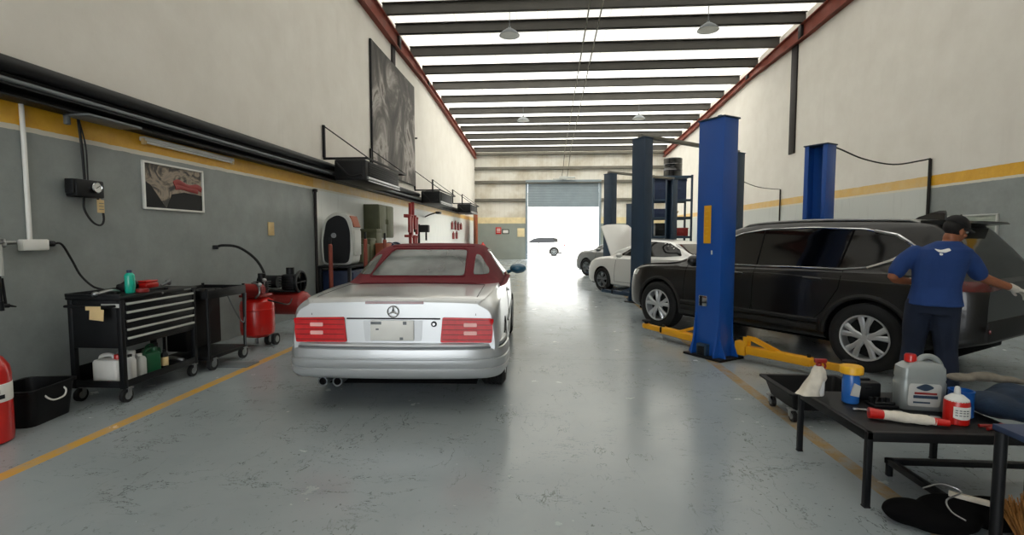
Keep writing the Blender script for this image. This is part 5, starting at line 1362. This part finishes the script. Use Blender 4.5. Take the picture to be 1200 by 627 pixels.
def hand(mb, wrist, d, nrm, side, g=0.0):
    """palm, four curled fingers of different length and a thumb from the side of the palm"""
    d = Vector(d).normalized(); nrm = Vector(nrm); nrm = (nrm-d*nrm.dot(d)).normalized(); s = d.cross(nrm)*side
    w = Vector(wrist)
    for k in range(4):
        o = s*(-.030+.020*k)
        limb(mb, [w+o*.6+d*.012, w+o+d*.052, w+o*1.05+d*.088], [.013+g, .0135+g, .0115+g], 10, 3)
        ln = (.060, .074, .080, .070)[k]; kn = w+o*1.05+d*.088
        p1 = kn+d*ln*.45+nrm*ln*.12; p2 = kn+d*ln*.78+nrm*ln*.40; p3 = kn+d*ln*.92+nrm*ln*.70
        limb(mb, [kn, p1, p2, p3], [.0105+g, .0098+g, .0088+g, .0078+g], 10, 3)
    b = w+d*.022+s*.030
    limb(mb, [b, b+s*.022+d*.026+nrm*.010, b+s*.030+d*.052+nrm*.024, b+s*.028+d*.072+nrm*.034], [.014+g, .0125+g, .011+g, .009+g], 10, 3)
def remesh(o, vox, it=4, f=.5):
    bake(o, [('REMESH', dict(mode='VOXEL', voxel_size=vox)), ('SMOOTH', dict(factor=f, iterations=it))])
    for p in o.data.polygons: p.use_smooth = True
    return o
def build_person():
    root = thing('person', 'person in a blue t-shirt and black cap working at the back of the dark SUV', 'person', (3.50, 4.74, 0), R(-37))
    hc = Vector((.135, .10, 1.545)); HM = Matrix.Translation(hc) @ Euler((R(-18), R(6), R(-48))).to_matrix().to_4x4()
    def hp(x, y, z): return HM @ Vector((x, y, z))
    legs = {s: [(s*.095, .0, .90), (s*.115, .035, .50), (s*.135, -.01, .10)] for s in (-1, 1)}
    armR = [(.195, .035, 1.375), (.315, .16, 1.15), (.555, .375, 1.03)]
    armL = [(-.165, .035, 1.36), (-.285, -.03, 1.12), (-.14, .20, 1.06)]
    tors = [(.02, .86, .155, .115), (.02, .95, .165, .12), (.025, 1.05, .15, .11), (.035, 1.18, .165, .115), (.05, 1.30, .185, .115), (.065, 1.38, .175, .10), (.08, 1.43, .11, .08)]
    t = MB()
    t.rings([ell((x*1.0, .0+(z-.86)*.10, z), a, b) for x, z, a, b in tors])
    for s in (-1, 1): limb(t, legs[s], [.085, .060, .042], 16)
    for s in (-1, 1): limb(t, [(s*.135, -.03, .07), (s*.145, .06, .045), (s*.15, .15, .035)], [.04, .035, .03], 12)
    limb(t, [Vector(armR[0])+Vector((-.03, 0, -.03))]+armR[1:], [.050, .046, .030]); limb(t, [Vector(armL[0])+Vector((.03, 0, -.03))]+armL[1:], [.050, .046, .030])
    dR = Vector(armR[2])-Vector(armR[1]); dL = Vector(armL[2])-Vector(armL[1])
    hand(t, armR[2], dR, (0, 0, -1), 1); hand(t, armL[2], dL, (.3, .3, -1), -1)
    limb(t, [(.085, .065, 1.40), (.105, .08, 1.45), hp(0, -.015, -.06)], [.062, .055, .056], 16)
    # head: skull, jaw, nose, brows, ears, lips
    def hs(c, r): 
        b = bmesh.new(); bmesh.ops.create_uvsphere(b, u_segments=20, v_segments=14, radius=1); bmesh.ops.scale(b, vec=r, verts=b.verts); bmesh.ops.translate(b, vec=c, verts=b.verts); t.add(b, HM)
    hs((0, -.008, .035), (.073, .092, .085)); hs((0, .028, -.035), (.056, .062, .070)); hs((0, .062, -.082), (.026, .024, .022))
    hs((0, .098, -.012), (.013, .020, .016)); hs((0, .088, .010), (.010, .014, .028)); hs((0, .078, .040), (.055, .016, .012))
    for s in (-1, 1): hs((s*.076, -.005, -.005), (.010, .022, .033)); hs((s*.038, .058, -.020), (.025, .024, .022))
    hs((0, .088, -.050), (.024, .010, .006)); hs((0, .086, -.060), (.020, .010, .006))
    body = remesh(t.build('body', M['skin'], root), .0065, 3)
    for s in (-1, 1):
        t = MB(); t.sph(hp(s*.032, .078, .018), .0115, 14); e = t.build('eye', M['white'], root)
        t = MB(); t.sph(hp(s*.032, .0865, .018), .005, 10); t.build('pupil', M['hair'], e)
    # hair below the cap
    t = MB(); b = bmesh.new(); bmesh.ops.create_uvsphere(b, u_segments=24, v_segments=16, radius=1)
    bmesh.ops.scale(b, vec=(.078, .096, .088), verts=b.verts); bmesh.ops.translate(b, vec=(0, -.014, .034), verts=b.verts)
    bmesh.ops.bisect_plane(b, geom=b.verts[:]+b.edges[:]+b.faces[:], plane_co=(0, .015, 0), plane_no=(0, .85, -.5), clear_outer=True)
    bmesh.ops.solidify(b, geom=b.faces[:], thickness=.006)
    t.add(b, HM); t.build('hair', M['hair'], root)
    # cap with a brim
    t = MB(); b = bmesh.new(); bmesh.ops.create_uvsphere(b, u_segments=32, v_segments=18, radius=1)
    bmesh.ops.scale(b, vec=(.088, .108, .098), verts=b.verts); bmesh.ops.translate(b, vec=(0, -.012, .045), verts=b.verts)
    bmesh.ops.bisect_plane(b, geom=b.verts[:]+b.edges[:]+b.faces[:], plane_co=(0, 0, .048), plane_no=(0, -.12, -1), clear_outer=True)
    bmesh.ops.solidify(b, geom=b.faces[:], thickness=.005); t.add(b, HM); cap = t.build('cap', M['cap'], root)
    t = MB(); rs = []
    for k in range(15):
        a = PI*(.0+k/14); x = .083*math.cos(a); y0 = .095*math.sin(a)-.01
        L = .075*math.sin(a)**.6 if 0 < k < 14 else 0.002
        dz = -.018*(x/.083)**2
        rs.append([hp(x, y0, .055+dz), hp(x*1.02, y0+L, .044+dz*1.4), hp(x*1.02, y0+L, .038+dz*1.4), hp(x, y0, .048+dz)])
    t.rings(rs); t.sph(hp(0, -.012, .144), .008, 10); t.build('brim', M['cap'], cap)
    # clothes
    t = MB()
    t.rings([ell((x, .0+(z-.86)*.10, z), a+.026+(.02 if z < .95 else 0), b+.028+(.015 if z < .95 else 0)) for x, z, a, b in [(.02, .875, .160, .12)]+tors[1:6]]+[ell((.072, .05, 1.395), .17, .105), ell((.08, .058, 1.432), .115, .088), ell((.088, .064, 1.455), .078, .072)])
    for A, k in ((armR, .92), (armL, .80)):
        a, b = Vector(A[0]), Vector(A[1]); a2 = a+Vector((-.03 if a.x > 0 else .03, 0, -.008)); limb(t, [a2, a.lerp(b, .4), a.lerp(b, k)], [.066, .072, .070], 18)
    sh = remesh(t.build('shirt', M['shirt'], root), .010, 5)
    bv = bvh_of(sh)
    for i, pl in enumerate(([(.0, 1.385), (.045, 1.375), (.10, 1.392), (.115, 1.372), (.075, 1.352), (.03, 1.358)], [(.035, 1.35), (.06, 1.347), (.062, 1.33), (.04, 1.328)])):
        decal(bv, roundpoly(pl, .008), 'B', 'back_print', M['white'], sh, .02, .002, .003)
    t = MB()
    t.rings([ell((.02, .0, .80), .175, .135), ell((.02, .005, .88), .180, .138), ell((.02, .01, .95), .168, .128), ell((.02, .01, .99), .15, .115)])
    for s in (-1, 1): limb(t, [(s*.088+.01, .0, .88), (s*.102, .02, .68), (s*.115, .035, .48), (s*.135, -.005, .25), (s*.138, -.01, .08)], [.112, .102, .086, .082, .085], 20)
    remesh(t.build('trousers', M['jeans'], root), .011, 5)
    for s in (-1, 1):
        t = MB()
        t.rings([[Vector((x*w+s*.145, y*l+.05+oy, z)) for x, y in [(math.cos(2*PI*k/20), math.sin(2*PI*k/20)) for k in range(20)]] for z, w, l, oy in ((.0, .050, .145, 0), (.03, .054, .150, 0), (.06, .050, .135, -.005), (.085, .045, .095, -.04), (.12, .048, .062, -.065))])
        t.build('shoe', M['black'], root)
    t = MB(); hand(t, armR[2], dR, (0, 0, -1), 1, .0025); limb(t, [Vector(armR[2])-dR.normalized()*.045, Vector(armR[2])+dR.normalized()*.02], [.036, .031], 14)
    remesh(t.build('glove', M['glove'], root), .0045, 2)
    t = MB(); hand(t, armL[2], dL, (.3, .3, -1), -1, .0025); limb(t, [Vector(armL[2])-dL.normalized()*.045, Vector(armL[2])+dL.normalized()*.02], [.036, .031], 14)
    remesh(t.build('glove', M['glove'], root), .0045, 2)

# ------------------------------------------------------------------ right wall and far right
def build_right_far():
    X = XR
    r = thing('framed_picture', 'silver-framed pale picture on the right wall behind the person in the cap', 'picture', (X, 9.31, 1.36))
    t = MB()
    for a, b in (((-.035, -.62, 0), (0, .62, .03)), ((-.035, -.62, .48), (0, .62, .51)), ((-.035, -.62, .02), (0, -.585, .49)), ((-.035, .585, .02), (0, .62, .49))): t.span(a, b, .004)
    t.build('frame', M['greylt'], r)
    t = MB(); t.span((-.014, -.59, .02), (-.004, .59, .49)); t.build('print', poster_material('pale_picture_print', [(.3, '#4a514b'), (.45, '#8d968c'), (.58, '#b9c1b4'), (.7, '#6f786f')], 1.6, (1, .7, 3), .4), r)
    def cable(name, pts, r_, m, label, cat='cable', smooth=6):
        t = MB(); t.tube(pts, r_, 8, smooth); tag(t.build(name, M[m]), label, cat)
    cable('wall_conduit', [(X-.03, 10.2, .0), (X-.03, 10.2, 2.98)], .028, 'stub', 'dark conduit on the right wall with the sagging cable on its top', 'pipe', 0)
    cable('wall_conduit', [(X-.03, 16.35, .0), (X-.03, 16.35, 2.97)], .022, 'stub', 'thin dark conduit farther back on the right wall', 'pipe', 0)
    cable('power_cable', [(4.52, 8.58, 2.985), (4.9, 8.85, 2.98), (5.6, 9.3, 2.86), (6.4, 9.75, 2.82), (7.1, 10.1, 2.93), (X-.03, 10.2, 2.985)], .014, 'black', 'dark cable sagging from the rear blue lift post to the right wall')
    cable('power_cable', [(5.05, 13.65, 3.0), (5.9, 14.6, 2.90), (6.8, 15.7, 2.93), (X-.03, 16.35, 2.97)], .010, 'black', 'thin cable running behind the near blue lift post to the right wall')
    # storage rack
    rx, ry = 5.30, 22.0
    r = thing('storage_rack', 'tall dark blue steel rack by the far right wall', 'rack', (rx, ry, 0))
    for sx in (-1, 1):
        for sy in (-1, 1):
            t = MB(); t.box((sx*.80, sy*.5, 2.03), (.08, .08, 4.06), .006); t.build('upright', M['bluedk'], r)
    for z in (.6, 1.5, 2.3, 3.05, 4.03):
        t = MB(); t.span((-.84, -.54, z-.03), (.84, .54, z), .005)
        for s in (-1, 1): t.span((-.80, s*.52-.02, z-.10), (.80, s*.52+.02, z-.02), .004)
        t.build('shelf', M['bluedk'], r)
    t = MB(); t.lathe([(.36, 0), (.39, .02), (.385, .25), (.40, .27), (.385, .29), (.385, .5), (.40, .52), (.385, .54), (.39, .76), (.37, .78), (.34, .77)], seg=36)
    tag(t.build('drum', M['blackgl'], loc=(rx+.12, ry, 4.032)), 'black drum standing on top of the blue rack', 'drum')
    def bx(loc, d, m, label, name='storage_box'):
        t = MB(); t.box((0, 0, d[2]/2), d, .02); t.box((0, 0, d[2]*.92), (d[0]+.03, d[1]+.03, d[2]*.1), .01); t.box((0, -d[1]/2, d[2]*.5), (d[0]*.4, .03, .05), .01)
        tag(t.build(name, M[m], loc=loc), label, 'box')
    bx((rx-.42, ry, 3.052), (.60, .8, .82), 'bluedrk', 'dark blue box, left one on the top shelf of the rack')
    bx((rx+.28, ry, 3.052), (.66, .8, .86), 'bluedrk', 'dark blue box, right one on the top shelf of the rack')
    bx((rx-.36, ry, 2.302), (.7, .7, .36), 'bluedrk', 'flat navy box on the middle shelf of the rack')
    bx((rx+.40, ry, 1.502), (.66, .7, .35), 'reddk', 'dark red box on the lower shelf of the rack')
    bx((rx-.40, ry, 1.502), (.5, .7, .55), 'black', 'black box on the lower shelf of the rack')
    t = MB(); t.box((0, 0, .012), (.7, .6, .024), .006); t.box((-.2, 0, .14), (.03, .56, .26), .004, (0, .6, 0)); tag(t.build('cardboard_box', M['card'], loc=(rx+.43, ry-.10, 2.302)), 'opened brown cardboard on the middle shelf of the rack', 'box')
    t = MB(); t.lathe([(.20, -.1), (.30, -.11), (.33, -.06), (.33, .06), (.30, .11), (.20, .1)], (0, 0, .33), 32, (0, PI/2, .5)); tag(t.build('tyre', M['rubber'], loc=(rx+.0, ry, .602)), 'tyre standing on the bottom shelf of the rack', 'tyre')
    # bench by the right wall behind the coupe
    t = MB(); t.span((-.35, -1.2, .0), (.35, 1.2, .86), .01); t.span((-.4, -1.25, .86), (.4, 1.25, .91), .008)
    tag(t.build('workbench', M['card'], loc=(6.95, 19.0, 1.45)) if False else t.build('workbench', M['card'], loc=(6.95, 19.0, 0)), 'plain brown bench along the right wall behind the white coupe', 'workbench')
    t = MB(); t.box((0, 0, .0), (.20, .10, .20), .03); t.cyl((0, -.05, 0), (0, -.09, 0), .07); tag(t.build('wall_bell', M['reddk'], loc=(4.08, YF-.09, 4.35)), 'small dark red bell high on the far wall', 'bell')

def build_roof_things():
    r = thing('pendant_lamp', 'round pendant lamp hanging near the left of the second roof beam', 'lamp', (-1.03, 14.0, 7.0), 0, 'pendant lamps under the roof')
    t = MB(); t.lathe([(.05, .20), (.10, .17), (.20, .10), (.27, .02), (.28, 0), (.265, .0), (.19, .085), (.09, .15)], seg=36); t.build('shade', M['grey'], r)
    t = MB(); t.lathe([(.262, .004), (.262, .012), (.1, .012)], seg=32); t.build('diffuser', M['whitedull'], r)
    t = MB(); t.cyl((0, 0, .19), (0, 0, .62), .010, seg=8); t.cyl((0, 0, .19), (0, 0, .24), .04); t.build('stem', M['grey'], r)
    for loc, lab in (((4.3, 14.0, 7.0), 'round pendant lamp near the right red-oxide roof beam'), ((-1.03, 22.2, 6.55), 'round pendant lamp far back on the left'), ((3.98, 22.2, 6.55), 'round pendant lamp far back on the right')):
        dup(r, loc, 0, lab)
    for x, lab in ((1.12, 'left one of two thin conduits running along the roof to the far door'), (1.46, 'right one of two thin conduits running along the roof to the far door')):
        t = MB(); t.tube([(x, 8, roof_z(8)-.03), (x, 31.0, roof_z(31)-.03), (x-.05, 31.7, 6.0), (x-.15, 31.8, 5.2)], .022, 8); tag(t.build('roof_conduit', M['girt']), lab, 'conduit')
    r = thing('door_motor', 'door motor above the middle of the far doorway', 'motor', (1.05, 31.75, 5.06))
    t = MB(); t.box((0, 0, .10), (.5, .2, .2), .03); t.cyl((.2, -.0, .12), (.75, 0, .12), .06); t.box((-.4, 0, .02), (.5, .08, .05), .01); t.build('housing', M['greylt'], r)
    t = MB(); t.cyl((0, -.06, 0), (0, -.06, -.1), .012); t.build('pull_cord', M['grey'], r)

# ------------------------------------------------------------------ build all
setup_materials()
build_room()
silver_convertible()
dark_suv()
simple_car('white coupe with its bonnet raised, on the lift behind the dark SUV', (4.22, 11.20, 0), R(33.5), 'whitecar', 4.5, 1.40, 'coupe', True)
simple_car('grey car standing behind the white coupe, mostly hidden', (4.3, 16.6, 0), R(35.5), 'greycar', 4.5, 1.42, 'sedan')
simple_car('white hatchback parked outside beyond the far doorway', (1.45, 38.9, -.03), R(90), 'farcar', 4.4, 1.50, 'hatch')
build_lifts()
build_left_wall()
build_left_floor()
build_right_near()
build_person()
build_right_far()
build_roof_things()

# ------------------------------------------------------------------ light and camera
w = bpy.data.worlds.new('World'); SC.world = w; w.use_nodes = True
bg = w.node_tree.nodes['Background']; bg.inputs['Color'].default_value = (.93, .97, 1, 1); bg.inputs['Strength'].default_value = 4.3
sd = bpy.data.lights.new('sun', 'SUN'); sd.energy = 10; sd.angle = R(3); sd.color = (1, .97, .93)
so = bpy.data.objects.new('sun', sd); COL.objects.link(so); so.rotation_euler = (R(-22), R(8), 0)
cd = bpy.data.cameras.new('camera'); cam = bpy.data.objects.new('camera', cd); COL.objects.link(cam)
cam.location = (0, 0, 1.5); cam.rotation_euler = (R(90-3.63), 0, R(3.93)); cd.sensor_width = 36; cd.lens = 582/1200*36
cd.clip_start = .05; cd.clip_end = 300
SC.camera = cam
SC.cycles.use_denoising = True
SC.cycles.max_bounces = 10; SC.cycles.diffuse_bounces = 6; SC.cycles.glossy_bounces = 4; SC.cycles.transmission_bounces = 4
SC.cycles.sample_clamp_indirect = 3; SC.cycles.caustics_reflective = False; SC.cycles.caustics_refractive = False; SC.cycles.blur_glossy = .6
vs = SC.view_settings
vs.view_transform = 'Standard'; vs.look = 'None'; vs.gamma = 1; vs.use_curve_mapping = False; vs.exposure = .35
